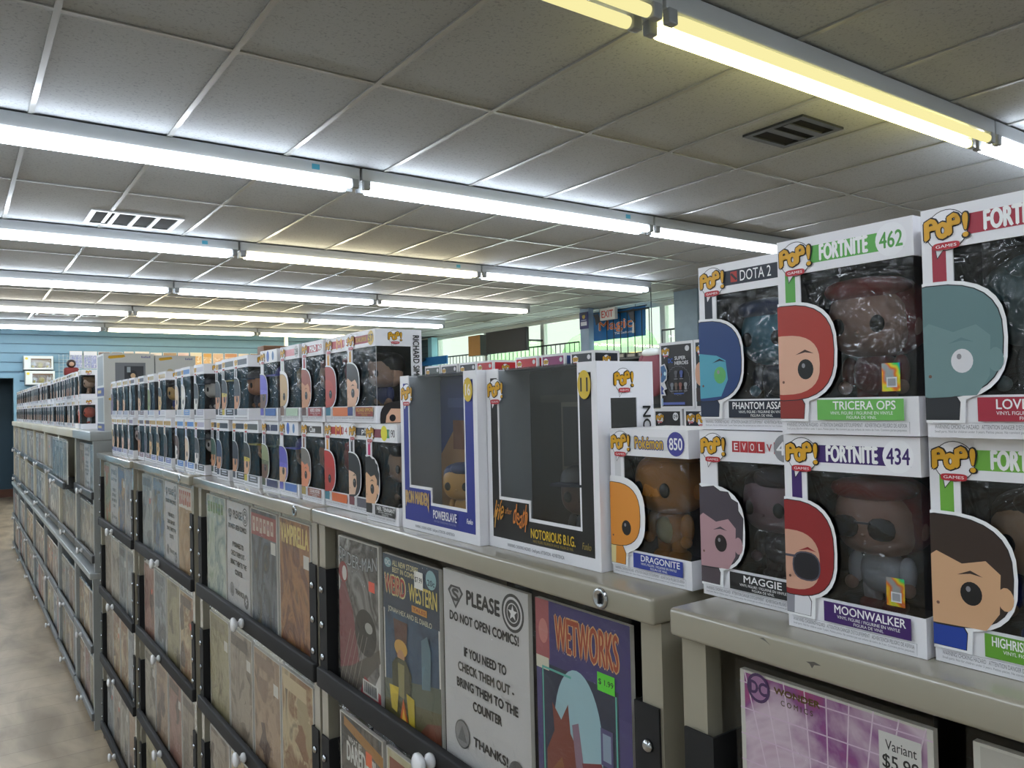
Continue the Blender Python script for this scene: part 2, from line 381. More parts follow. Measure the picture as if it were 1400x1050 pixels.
    # right side print
    A = Art(b, (x1, y0, 0), (0, 1, 0), (0, 0, 1), (1, 0, 0))
    toylogo(A, d*.42, (wt+h)/2+.001, .026*k, s.get('sub', 'GAMES'), detail >= 1)
    if s.get('side'):
        A.text(s['side'], d*.80, h*.30, d*.94, h*.94, '#101014', .03, f=lambda x, y: (y, 1-x)); A.rect(d*.005, wb, d*.012, wt, '#d8d8de')
    if s.get('sideskin'):
        A.ell(d*.45, .006*k, .034, .030*k, s['hair'], 24, .75); A.poly([(d*.18, 0), (d*.9, 0), (d*.86, .022*k), (d*.3, .024*k), (d*.2, .012*k)], s['skin'])
        A.ell(d*.33, .008*k, .006, .006, '#101014', 16)
    b.build('carton', root)
    f = MB()
    f.poly([(x0+wl, y0+t, wb), (x1-t, y0+t, wb), (x1-t, y0+t, wt), (x0+wl, y0+t, wt)], WINDOW)
    f.poly([(x1-t, y0+t, wb), (x1-t, y0+sd, wb), (x1-t, y0+sd, wt), (x1-t, y0+t, wt)], WINDOW)
    f.build('window_film', root)
    if detail >= 1 and s.get('fig', True):
        figure(s, root, s.get('fx', 0), s.get('fy', .002), .016, s.get('fs', 1.06)*k, s.get('fang', 0))
    if detail >= 2:
        g = MB(); n = 14; L = []
        for j in range(7):
            q = j/6; zz = .014+(.112*k)*q; sx = .047+.003*math.sin(q*6.3); yy = -.006+.003*math.cos(q*9)
            L.append([(sx*math.copysign(abs(math.cos(math.pi*i/n))**.55, -math.cos(math.pi*i/n)), yy-.031*abs(math.sin(math.pi*i/n))**.55, zz) for i in range(n+1)])
        vs = [p for r in L for p in r]; fs = [[j*(n+1)+i, j*(n+1)+i+1, (j+1)*(n+1)+i+1, (j+1)*(n+1)+i] for j in range(6) for i in range(n)]
        g.add(vs, fs, INSERT, True); g.build('insert_tray', root)
    if s.get('holo'):
        q = MB(); A = Art(q, (x0, y0, 0), (1, 0, 0), (0, 0, 1), (0, -1, 0)); u, v = s['holo']
        A.rect(u, v, u+.014, v+.021, HOLO); A.rect(u+.0035, v+.003, u+.0115, v+.0105, '#c9ccd0'); A.rect(u+.0045, v+.004, u+.0105, v+.0095, '#8d9095')
        q.build('hologram_sticker', root)
    return root
def holo():
    m, t, o = newmat('hologram_foil'); p = t.nodes.new('ShaderNodeBsdfPrincipled'); t.links.new(p.outputs[0], o.inputs[0])
    p.inputs['Metallic'].default_value = .7; p.inputs['Roughness'].default_value = .25
    tc = t.nodes.new('ShaderNodeTexCoord'); n = t.nodes.new('ShaderNodeTexNoise'); n.inputs['Scale'].default_value = 45
    c = t.nodes.new('ShaderNodeValToRGB'); e = c.color_ramp.elements
    cs = ['#9fa6ab', '#3f6de0', '#38d06a', '#e8d840', '#e07030', '#9fa6ab']
    for i, h in enumerate(cs):
        el = e[i] if i < 2 else e.new(.35+.3*i/5); el.position = .35+.3*i/5; el.color = rgb(h)
    t.links.new(tc.outputs['Object'], n.inputs[0]); t.links.new(n.outputs[0], c.inputs[0]); t.links.new(c.outputs[0], p.inputs['Base Color']); return m
HOLO = holo()
# ---------------------------------------------------------------- room shell
CEIL = 2.907; XR = 8.38; YB = 15.4; XL = -5.5; YF = -3.2
def tilemat():
    m, t, o = newmat('ceiling_tile'); p = t.nodes.new('ShaderNodeBsdfPrincipled'); t.links.new(p.outputs[0], o.inputs[0]); p.inputs['Roughness'].default_value = .9
    tc = t.nodes.new('ShaderNodeTexCoord'); n = t.nodes.new('ShaderNodeTexNoise'); n.inputs['Scale'].default_value = 90; n.inputs['Detail'].default_value = 3
    c = t.nodes.new('ShaderNodeValToRGB'); c.color_ramp.elements[0].position = .3; c.color_ramp.elements[0].color = rgb('#969a9e'); c.color_ramp.elements[1].position = .45; c.color_ramp.elements[1].color = rgb('#b0b4b8')
    n2 = t.nodes.new('ShaderNodeTexNoise'); n2.inputs['Scale'].default_value = .7
    mx = t.nodes.new('ShaderNodeMix'); mx.data_type = 'RGBA'; mx.blend_type = 'MULTIPLY'; mx.inputs[0].default_value = .25
    t.links.new(tc.outputs['Object'], n.inputs[0]); t.links.new(tc.outputs['Object'], n2.inputs[0]); t.links.new(n.outputs[0], c.inputs[0])
    t.links.new(c.outputs[0], mx.inputs[6]); t.links.new(n2.outputs[0], mx.inputs[7]); t.links.new(mx.outputs[2], p.inputs['Base Color'])
    b = t.nodes.new('ShaderNodeBump'); b.inputs['Strength'].default_value = .15; b.inputs['Distance'].default_value = .003
    t.links.new(n.outputs[0], b.inputs['Height']); t.links.new(b.outputs[0], p.inputs['Normal']); return m
def floormat():
    m, t, o = newmat('vinyl_floor'); p = t.nodes.new('ShaderNodeBsdfPrincipled'); t.links.new(p.outputs[0], o.inputs[0]); p.inputs['Roughness'].default_value = .35
    tc = t.nodes.new('ShaderNodeTexCoord'); mp = t.nodes.new('ShaderNodeMapping'); mp.inputs['Scale'].default_value = (1, .35, 1)
    n = t.nodes.new('ShaderNodeTexNoise'); n.inputs['Scale'].default_value = 5; n.inputs['Detail'].default_value = 8; n.inputs['Distortion'].default_value = .6
    c = t.nodes.new('ShaderNodeValToRGB'); c.color_ramp.elements[0].position = .32; c.color_ramp.elements[0].color = rgb('#86755f'); c.color_ramp.elements[1].position = .66; c.color_ramp.elements[1].color = rgb('#bdac92')
    br = t.nodes.new('ShaderNodeTexBrick'); br.inputs['Scale'].default_value = 1; br.inputs['Brick Width'].default_value = 1.2; br.inputs['Row Height'].default_value = .18; br.inputs['Mortar Size'].default_value = .002
    br.inputs['Color1'].default_value = (1, 1, 1, 1); br.inputs['Color2'].default_value = (.88, .88, .88, 1); br.inputs['Mortar'].default_value = (.45, .42, .4, 1)
    mx = t.nodes.new('ShaderNodeMix'); mx.data_type = 'RGBA'; mx.blend_type = 'MULTIPLY'; mx.inputs[0].default_value = .8
    t.links.new(tc.outputs['Object'], mp.inputs[0]); t.links.new(mp.outputs[0], n.inputs[0]); t.links.new(tc.outputs['Object'], br.inputs[0]); t.links.new(n.outputs[0], c.inputs[0])
    t.links.new(c.outputs[0], mx.inputs[6]); t.links.new(br.outputs[0], mx.inputs[7]); t.links.new(mx.outputs[2], p.inputs['Base Color']); return m
struct(MB().box(XL, XR+.2, YF, YB+1.4, -.1, 0, floormat()), 'floor', 'tan wood-look vinyl floor of the shop aisle')
struct(MB().box(XL, XR+.2, YF, YB+.3, CEIL, CEIL+.1, tilemat()), 'ceiling', 'grey suspended ceiling of speckled tiles')
g = MB(); TB = mat('#8f908e', .32, 0, 0, 10, .3)
for i in range(-6, 15):
    x = .3016+.6096*i
    if XL < x < XR: g.box(x-.012, x+.012, YF, YB, CEIL-.009, CEIL-.001, TB)
for k in range(-6, 12):
    y = 3.113+1.2205*k
    if YF < y < YB: g.box(XL, XR, y-.012, y+.012, CEIL-.008, CEIL-.001, TB)
struct(g, 'trim_1', 'white metal T-bar grid of the suspended ceiling')
WALLP = mat('#c9cdc8', .6, 0, .05, 30); BLUE = mat('#7ba4ba', .45, 0, 0, 10, 0, .04); BLUED = mat('#5f8398', .5); TEALD = mat('#2b4656', .6, 0, 0, 8, 0, .1)
struct(MB().box(XL-.1, XL, YF, YB+.3, 0, CEIL, WALLP), 'wall_left'); struct(MB().box(XL-.1, XR+.2, YF-.1, YF, 0, CEIL, WALLP), 'wall_front')
# blue slatwall at the far end with a doorway
DX0, DX1, DZ = -.25, .80, 2.067
b = MB(); b.box(XL, DX0, YB+.03, YB+.15, 0, CEIL, BLUED); b.box(DX1, XR, YB+.03, YB+.15, 0, CEIL, BLUED); b.box(DX0, DX1, YB+.03, YB+.15, DZ, CEIL, BLUED)
z = .012
while z < CEIL-.02:
    z1 = min(z+.138, CEIL)
    for a, c in ((XL, DX0-.09), (DX1+.09, XR)): b.box(a, c, YB, YB+.04, z, z1, BLUE)
    if z > DZ+.08: b.box(DX0-.09, DX1+.09, YB, YB+.04, z, z1, BLUE)
    z += .155
struct(b, 'wall_back', 'blue slatwall across the far end of the shop')
b = MB(); b.box(DX0-.09, DX0, YB-.015, YB+.2, 0, DZ+.08, BLUE); b.box(DX1, DX1+.09, YB-.015, YB+.2, 0, DZ+.08, BLUE); b.box(DX0, DX1, YB-.015, YB+.2, DZ, DZ+.08, BLUE)
struct(b, 'trim_2', 'blue painted frame around the dark doorway')
b = MB(); b.box(-1.2, 1.6, YB+1.2, YB+1.3, 0, 2.6, TEALD); b.box(-1.3, -1.2, YB+.15, YB+1.3, 0, 2.6, TEALD); b.box(1.6, 1.7, YB+.15, YB+1.3, 0, 2.6, TEALD); b.box(-1.3, 1.7, YB+.15, YB+1.3, 2.6, 2.7, TEALD)
struct(b, 'wall_alcove', 'dark teal walls of the room behind the doorway')
struct(MB().box(-1.2, 1.6, YB+1.18, YB+1.2, 0, .14, mat('#5a3320', .5)), 'baseboard_back', 'brown baseboard inside the dark doorway')
b = MB(); s_ = mat('#20263a', .6); br_ = mat('#6b4630', .6); Y0 = YB+1.17
b.box(.20, .30, Y0, Y0+.025, .95, 1.25, s_); b.bbox(.21, .33, Y0, Y0+.025, .68, .97, br_, .01); b.bbox(.26, .40, Y0, Y0+.025, .50, .70, s_, .012); b.bbox(.33, .58, Y0, Y0+.025, .42, .56, s_, .012)
tag(b.build('wall_cutout'), 'flat cut-out of a brown and navy booted leg on the wall past the doorway', 'wall decoration')
# window wall on the right
b = MB(); b.box(XR, XR+.2, YF, 7.3, 0, CEIL, WALLP); b.box(XR, XR+.2, 14.62, YB+.3, 0, CEIL, WALLP); b.box(XR, XR+.2, 7.3, 14.62, 0, .95, WALLP); b.box(XR, XR+.2, 7.3, 14.62, 2.885, CEIL, WALLP)
struct(b, 'wall_right', 'window wall on the right of the shop')
MUL = mat('#d5d9d2', .35)
edges = [14.62, 12.74, 10.93, 9.72, 8.05, 7.3]
for i in range(5):
    y1, y0 = edges[i], edges[i+1]
    b = MB(); w = .05
    for a, c, z0, z1 in ((y0, y1, .95, 1.0), (y0, y1, 2.83, 2.885), (y0, y0+w, 1.0, 2.83), (y1-w, y1, 1.0, 2.83)): b.box(XR+.06, XR+.14, a, c, z0, z1, MUL)
    if i == 3: b.box(XR+.06, XR+.14, y0, y1, 2.05, 2.10, MUL)
    o = struct(b, 'window_%d' % (i+1), 'tall shop window, number %d from the far corner' % (i+1)); o['label'] = ['window nearest the far corner with the speaker in front', 'window with the black television hanging before it', 'plain window between the television and the grey post', 'window behind the blue hanging banner', 'rightmost window beside the dark wall'][i]
    MB().box(XR+.095, XR+.101, y0+w, y1-w, 1.0, 2.83, GLASS).build('window_pane', o)
b = MB(); gs = mat('#4c5a5c', .5)
b.box(XR-.03, XR, 14.66, YB, 0, 2.86, mat('#3c484a', .5))
z = .1
while z < 2.8: b.box(XR-.05, XR-.03, 14.66, YB, z, z+.13, gs); z += .155
struct(b, 'wall_panel', 'dark grey slatwall panel in the far right corner')
struct(MB().box(XR-.14, XR, 14.50, 14.66, 0, 2.88, mat('#8fc0cf', .5)), 'trim_3', 'pale blue post at the corner of the first window')
struct(MB().box(XR-.5, XR, 6.9, 7.3, 0, CEIL, mat('#7f95a3', .5, 0, 0, 6, 0, .2)), 'wall_pier', 'blue grey wall pier right of the last window')
# ---------------------------------------------------------------- outdoors
struct(MB().box(XR+.25, 24, -40, 70, -.16, -.10, mat('#d2cfc6', .85, 0, 0, 1, 0, .08)), 'pavement', 'unseen pale concrete pavement added outside the windows to bounce light onto the ceiling')  # pale strip of ground added to bounce sunlight onto the shop ceiling
struct(MB().box(XR+.3, 90, -60, 90, -.3, -.15, mat('#a9b598', .9, 0, 0, 2, 0, .2)), 'ground', 'lawn and road outside the windows')
b = MB(); b.box(34, 44, -12, 46, -.2, 3.6, mat('#98a399', .7)); b.box(33.2, 44, -13, 47, 3.6, 4.25, mat('#c0a06c', .7)); b.box(34.2, 44, -12, 46, 4.25, 4.7, mat('#7d8f82', .7))
o = b.build('shop_building'); tag(o, 'pale low shop building with cream fascia across the road', 'building')
random.seed(3)
for i, (x, y, r) in enumerate([(27, 22, 2.9), (56, 33, 5.2), (26, 10, 2.6), (57, 14, 5.4), (27, 36, 2.9), (54, 58, 5.5)]):
    e = empty('tree', (x, y, -.15)); tag(e, ['rounded pale green tree before the far building, first of the row', 'tall tree behind the pale building, left one', 'small round tree before the building, nearest the banner', 'tall tree behind the pale building, right one', 'small green tree beside the far end of the building', 'tallest tree past the far end of the building'][i], 'tree')
    MB().cyl((0, 0, 0), (0, 0, r*.9), .18, mat('#6a5a48', .9)).build('trunk', e)
    b = MB()
    for q in range(9):
        a = random.random()*6.28; rr = r*.5*random.random()
        b.sell((rr*math.cos(a), rr*math.sin(a), r*(.9+.45*random.random())), r*.6, r*.6, r*.45, mat('#76946a', .9, 0, .4, 3, 0, .2), 1, 14, 9)
    b.build('crown', e)
# ---------------------------------------------------------------- ceiling lights
COOL, NEUT, WARM, YEL, DIM = ('tube_cool', '#e8f1fb', 1.0), ('tube_neutral', '#fdf6e6', .9), ('tube_warm', '#fff0c8', .8), ('tube_yellow', '#fff39c', .62), ('tube_dim', '#ece2a0', .046)
CH = mat('#a9adb0', .35, .1)
def light(xc, y, near, far, label, tape=False):
    e = empty('light_fixture', (xc, y, CEIL-.009)); tag(e, label, 'ceiling light', 'fluorescent ceiling strips')
    L = 1.215
    b = MB(); b.bbox(-L, L, -.06, .06, -.075, 0, CH, .006); b.build('channel', e)
    for yy, kind in ((-.048, near), (.048, far)):
        if kind is None: continue
        m = emit(kind[0], kind[1], kind[2]*TUBE_E)
        q = MB(); q.lathe((-L+.06, yy, -.105), (1, 0, 0), [(0, .012), (.004, .021), (.03, .022), (2*L-.15, .022), (2*L-.124, .021), (2*L-.12, .012)], m, 14); t = q.build('tube', e)
    for sx in (-1, 1):
        for yy in (-.048, .048):
            q = MB(); q.bbox(sx*(L-.03)-.022, sx*(L-.03)+.022, yy-.017, yy+.017, -.125, -.07, mat('#8d9194', .4), .006); q.build('lamp_holder', e)
    if tape: MB().box(.92, .965, -.0625, -.060, -.05, -.02, mat('#3f93ad', .6)).build('tape', e)
segs = [-1.69, .75, 3.195, 5.64, -4.13]  # last column is out of view, added to throw more light on shelf fronts
rowname = ['behind the camera', 'nearest the camera', 'second from the camera', 'third from the camera', 'fourth from the camera', 'fifth from the camera', 'farthest by the blue wall']
colname = ['second strip from the left', 'third strip from the left', 'fourth strip from the left', 'rightmost strip', 'unseen added leftmost strip']
kinds = {0: [COOL]*4, 1: [COOL, DIM, YEL, COOL], 2: [COOL, COOL, COOL, COOL], 3: [COOL, COOL, WARM, COOL], 4: [COOL, COOL, COOL, NEUT], 5: [COOL, NEUT, WARM, COOL], 6: [COOL, COOL, YEL, WARM]}
for r in range(7):
    for c in range(5):
        k = kinds[r][c] if c < 4 else COOL; near = k
        if r == 1 and c == 1: near, k = DIM, DIM
        if r == 1 and c == 2: near = DIM
        if r == 2 and c == 3: near = None
        if k is YEL and r == 6: near, k = WARM, WARM
        light(segs[c], 1.89+2.4385*(r-1), near, k, 'fluorescent ceiling strip, %s, in the row %s' % (colname[c], rowname[r]), r in (2, 3) and c in (1, 2))
# ---------------------------------------------------------------- ceiling vents
DV = mat('#131416', .97)
def vent(x0, x1, y0, y1, n, dark, label, frame):
    e = empty('ceiling_vent', ((x0+x1)/2, (y0+y1)/2, CEIL-.001)); tag(e, label, 'vent'); w, h = (x1-x0)/2, (y1-y0)/2
    fm = mat(frame, .35, .2); b = MB(); t = .035
    b.box(-w, w, -h, -h+t, -.012, 0, fm); b.box(-w, w, h-t, h, -.012, 0, fm); b.box(-w, -w+t, -h+t, h-t, -.012, 0, fm); b.box(w-t, w, -h+t, h-t, -.012, 0, fm); b.build('vent_frame', e)
    MB().box(-w+t, w-t, -h+t, h-t, -.003, 0, DV).build('vent_shade_sheet', e)  # near-black sheet stands in for the shade inside the openings
    b = MB()
    for i in range(1, n):
        x = -w+t+(2*w-2*t)*i/n
        if dark: b.box(-w+t, w-t, -h+t+(2*h-2*t)*i/n-.035, -h+t+(2*h-2*t)*i/n+.01, -.010-.004*(i % 2), -.006, mat('#4a4c4f', .4, .5))
        else: b.box(x-.014, x+.014, -h+t, h-t, -.013, -.003, fm)
    b.build('vent_blade', e)
vent(3.485, 3.845, 2.33, 2.70, 3, True, 'dark metal return vent in the ceiling below the yellow strip light', '#303336')
vent(.785, 1.40, 6.10, 6.56, 4, False, 'white framed ceiling vent with four dark openings beside a strip light', '#c9cdd0')
vent(2.25, 2.62, 7.2, 7.52, 3, True, 'small dark ceiling vent half hidden behind a warm strip light', '#3a3c3e')
vent(.95, 1.75, 12.7, 13.1, 4, False, 'white edged ceiling vent far off near the blue wall', '#c9cdd0')
# ---------------------------------------------------------------- drawer cabinets
def knob(parent, x, z, y=0.0):
    b = MB(); b.lathe((x, y, z), (0, -1, 0), [(0, .010), (.004, .0118), (.008, .0108), (.011, .006), (.014, .0055), (.017, .012), (.0205, .0165), (.025, .0165), (.028, .0125), (.0295, .004)], KNOB, 18)
    b.build('knob', parent)
def cabinet(X, y1, w, z0, ztop, slab, rails, label, body=BEIGE, railm=BLKMET, plates=True, depth=.45, post=.032, lock=None, open_=None, dents=0):
    """local x runs along the row (away from the far end), y into the cabinet"""
    e = empty('file_cabinet', (X, y1, 0), -math.pi/2); tag(e, label, 'cabinet', 'drawer cabinets of bagged comics')
    b = MB(); b.bbox(0.001, w-.001, 0, depth, ztop-slab, ztop, body, .004)
    b.box(.004, .022, .014, depth-.004, z0, ztop-slab, body); b.box(w-.022, w-.004, .014, depth-.004, z0, ztop-slab, body); b.box(.022, w-.022, depth-.02, depth-.004, z0, ztop-slab, DARKIN)
    b.box(.022, post, .014, .034, z0+.02, ztop-slab, body); b.box(w-post, w-.022, .014, .034, z0+.02, ztop-slab, body)
    b.box(.022, w-.022, .02, depth-.02, z0+.012, z0+.03, DARKIN)
    b.build('cabinet_body', e)
    for i, zr in enumerate(rails):
        off = -.05 if open_ == i else 0.0
        d = MB(); a, c = .007, w-.007
        d.bbox(a, c, .002+off, .016+off, zr-.036, zr, railm, .003); d.box(a, c, .0155+off, .0168+off, zr-.012, zr-.004, RAILMET)
        d.box(a, c, .016+off, depth-.03, zr-.036, zr-.031, DARKIN); dr = d.build('drawer', e)
        if plates:
            for px, nx in ((a, 1), (c, -1)):
                q = MB(); p0, p1 = (px, px+nx*.034)
                q.box(min(p0, p1), max(p0, p1), .0105+off, .013+off, zr-.001, zr+.185, BLKMET); q.box(min(p1, p1-nx*.002), max(p1, p1-nx*.002), .013+off, .10, zr-.03, zr+.185, BLKMET)
                for zz in (.04, .10, .165): q.lathe((px+nx*.015, .0105+off, zr+zz-.02), (0, -1, 0), [(0, .007), (.003, .0065), (.005, .0035)], CHROME, 10)
                q.build('side_plate', dr)
        knob(dr, w/2, zr-.018, .0025+off)
    if lock is not None:
        q = MB(); q.lathe((lock, .001, ztop-slab*.5), (0, -1, 0), [(0, .011), (.003, .011), (.0045, .0095), (.004, .0075), (.0035, .0065)], CHROME, 20); q.box(lock-.0012, lock+.0012, -.0042, -.003, ztop-slab*.5-.005, ztop-slab*.5+.005, BLACK); q.build('lock', e)
    if dents:
        q = MB(); A = Art(q, (0, 0, 0), (1, 0, 0), (0, 0, 1), (0, -1, 0)); zc = ztop-slab*.55
        A.poly([(.145, zc+.001), (.152, zc+.0025), (.158, zc+.001), (.152, zc), (.150, zc-.003), (.148, zc)], '#4a4640'); A.poly([(.102, ztop-.005), (.106, ztop-.004), (.113, ztop-.009), (.108, ztop-.0065)], '#55524a'); q.build('paint_chip', e)
    return e
RA = [1.011, .699, .389, .082]
cabinet(.537, .516, .894, 0, 1.306, .026, RA, 'beige drawer cabinet nearest the camera, in the right corner of the photo', lock=None, dents=1)
cabinet(.547, 1.434, .890, 0, 1.306, .027, RA, 'beige drawer cabinet under the two large album boxes', lock=.815)
cabinet(.547, 2.335, .898, 0, 1.306, .027, RA, 'beige drawer cabinet third from the right in the front row', lock=.815)
cabinet(.543, 3.234, .868, 0, 1.306, .027, RA, 'beige drawer cabinet fourth from the right in the front row', lock=.76)
cabinet(.533, 4.075, .838, 0, 1.306, .027, RA, 'beige drawer cabinet at the far end of the front row')
RB = [4.17, 4.85, 5.70, 6.65, 7.62, 8.60, 9.50, 10.35]
CREAM = mat('#c8c2ae', .45)
for i in range(7):
    a, c = RB[i], RB[i+1]; nth = ['first', 'second', 'third', 'fourth', 'fifth', 'sixth', 'seventh'][i]
    cabinet(.512, c, c-a-.004, 0, .735, .03, [.395, .08], 'low grey drawer cabinet, %s from the near end of the far row' % nth, body=GREYMET, railm=mat('#6f7376', .35, .4), plates=False, post=.03)
    cabinet(.520, c, c-a-.004, .736, 1.40, .045, [1.115, .815], 'upper cream drawer cabinet, %s from the near end of the far row' % nth, body=GREYMET if i == 0 else CREAM, railm=mat('#4c4e50', .35, .3), plates=False, post=.03, open_=0 if i == 1 else None)
# ---------------------------------------------------------------- bagged comics
def comic(X, Yfar, z, w, cov, label, h=.272, th=.006, bag=True, art=None, tilt=.0, board='#d3d0c9', group='bagged comics in the drawers', name='bagged_comic', cat='comic'):
    e = empty(name, (X, Yfar-w/2, z), -math.pi/2); e.rotation_euler = (tilt, 0, -math.pi/2); tag(e, label, cat, group)
    b = MB(); m = .004; b.box(-w/2+m, w/2-m, 0, th, 0, h-.008, mat(board, .7)); A = Art(b, (-w/2+m, 0, 0), (1, 0, 0), (0, 0, 1), (0, -1, 0)); W_, H_ = w-2*m, h-.008
    if cat == 'sign': A.rect(0, 0, W_, H_, cov)
    else: A.rect(.0045, 0, W_-.0045, H_-.002, cov)
    if art: art(A, W_, H_)
    b.build('cover', e)
    if bag:
        q = MB(); n = 6; vs = []; fs = []
        for j in range(n+1):
            for i in range(n+1):
                vs.append((-w/2+w*i/n, -.0016-.0008*math.sin(i*2.1+j*1.7), h*j/n))
        for j in range(n):
            for i in range(n): fs.append([j*(n+1)+i, j*(n+1)+i+1, (j+1)*(n+1)+i+1, (j+1)*(n+1)+i])
        q.add(vs, fs, BAG, True)
        q.add([(-w/2, -.0016, h), (w/2, -.0016, h), (w/2, .004, h+.006), (-w/2, .004, h+.006)], [[0, 1, 2, 3]], BAG)
        q.build('plastic_bag', e)
    return e
def starpts(c, r, n=5, q=.42): return [(c[0]+(r if i % 2 == 0 else r*q)*math.sin(math.pi*i/n), c[1]+(r if i % 2 == 0 else r*q)*math.cos(math.pi*i/n)) for i in range(2*n)]
def a_please(A, W_, H_):
    K = '#1b1a1c'; u, v = W_, H_
    A.poly([(.06*u, .895*v), (.10*u, .925*v), (.22*u, .925*v), (.26*u, .895*v), (.16*u, .805*v)], '#3d3d40'); A.poly([(.085*u, .892*v), (.115*u, .914*v), (.205*u, .914*v), (.235*u, .892*v), (.16*u, .823*v)], '#a9a8aa'); A.text('S', .112*u, .845*v, .208*u, .912*v, '#3d3d40', .09)
    A.text('PLEASE', .30*u, .845*v, .70*u, .925*v, K, .085)
    for r, c in ((.125, '#3b3b3d'), (.105, '#d3d1d3'), (.088, '#3b3b3d'), (.066, '#d3d1d3'), (.058, '#3b3b3d')): A.ell(.84*u, .888*v, r*.95*u, r*.95*u, c)
    A.poly(starpts((.84*u, .888*v), .05*u), '#e8e6e8')
    for t, a, c, y in (('DO NOT OPEN COMICS!', .08, .90, .765), ('IF YOU NEED TO', .26, .76, .60), ('CHECK THEM OUT -', .18, .84, .515), ('BRING THEM TO THE', .16, .88, .43), ('COUNTER', .36, .70, .345)):
        A.text(t, a*u, (y-.025)*v, c*u, (y+.025)*v, K if t[1] != 'H' else '#3a3833', .075)
    A.ell(.22*u, .165*v, .095*u, .095*u, '#5b5b5d'); A.ell(.22*u, .165*v, .085*u, .085*u, '#8b8a8c'); A.poly([(.16*u, .13*v), (.22*u, .21*v), (.28*u, .13*v)], '#6a6a6c')
    A.text('THANKS!', .36*u, .14*v, .76*u, .19*v, K, .08)
    A.ell(.86*u, .125*v, .095*u, .095*u, '#5b5b5d'); A.poly([(.84*u, .16*v), (.90*u, .15*v), (.86*u, .13*v), (.90*u, .12*v), (.82*u, .08*v), (.85*u, .115*v), (.81*u, .12*v)], '#c9c8ca')
def sticker(A, a, c, W_, H_, col, txt=None, tc='#1a1a1a', w=.14, h=.07):
    A.rect(a*W_, c*H_, (a+w)*W_, (c+h)*H_, col)
    if txt: A.text(txt, (a+.012)*W_, (c+h*.32)*H_, (a+w-.012)*W_, (c+h*.68)*H_, tc, .02)
def barcode(A, a, c, w, h, W_, H_):
    A.rect(a*W_, c*H_, (a+w)*W_, (c+h)*H_, '#dedcd8'); R = random.Random(int(a*1000))
    x = a+.1*w
    while x < a+.9*w:
        q = R.choice((.006, .01, .014)); A.rect(x*W_, (c+.15*h)*H_, (x+q)*W_, (c+.9*h)*H_, '#2a2a2c'); x += q+R.choice((.006, .01))
def a_spider(A, W_, H_):
    arc = lambda x, y: (x, y*.62+.38*(1-4*(x-.5)**2)*-.7+.3)
    A.poly([(0, 0), (0, H_*.62), (W_*.12, H_*.74), (W_*.36, H_*.52), (W_*.5, H_*.2), (W_*.42, 0)], '#7a3a40'); A.poly([(0, H_*.1), (W_*.32, H_*.16), (W_*.98, H_*.36), (W_, H_*.28), (W_*.4, 0), (0, 0)], '#4d463f')
    A.ell(W_*.12, H_*.76, W_*.12, H_*.07, '#8d2f35'); A.ell(W_*.15, H_*.755, W_*.06, H_*.05, '#d3d2cf'); A.ell(W_*.66, H_*.42, W_*.26, H_*.15, '#23211f', 22); A.ell(W_*.74, H_*.46, W_*.09, H_*.035, '#a9a7a2', 16)
    for i in range(5): A.line((W_*.1*i, H_*.02), (W_*(.3+.1*i), H_*.4), .0012, '#9b9388')
    A.poly([(W_*.72, 0), (W_, H_*.22), (W_, 0)], '#cfccc8'); A.poly([(W_*.5, 0), (W_*.62, H_*.14), (W_, H_*.08), (W_, 0)], '#9c3038')
    A.text('SPIDER-MAN', .02*W_, .80*H_, .97*W_, .95*H_, '#17171a', .06, 0, 1, arc); A.text('SPIDER-MAN', .03*W_, .805*H_, .96*W_, .945*H_, '#aeb2b6', .0, 0, 1, arc)
    sticker(A, .76, .70, W_, H_, '#ef5a45', None, w=.14, h=.065); barcode(A, .58, .03, .36, .09, W_, H_)
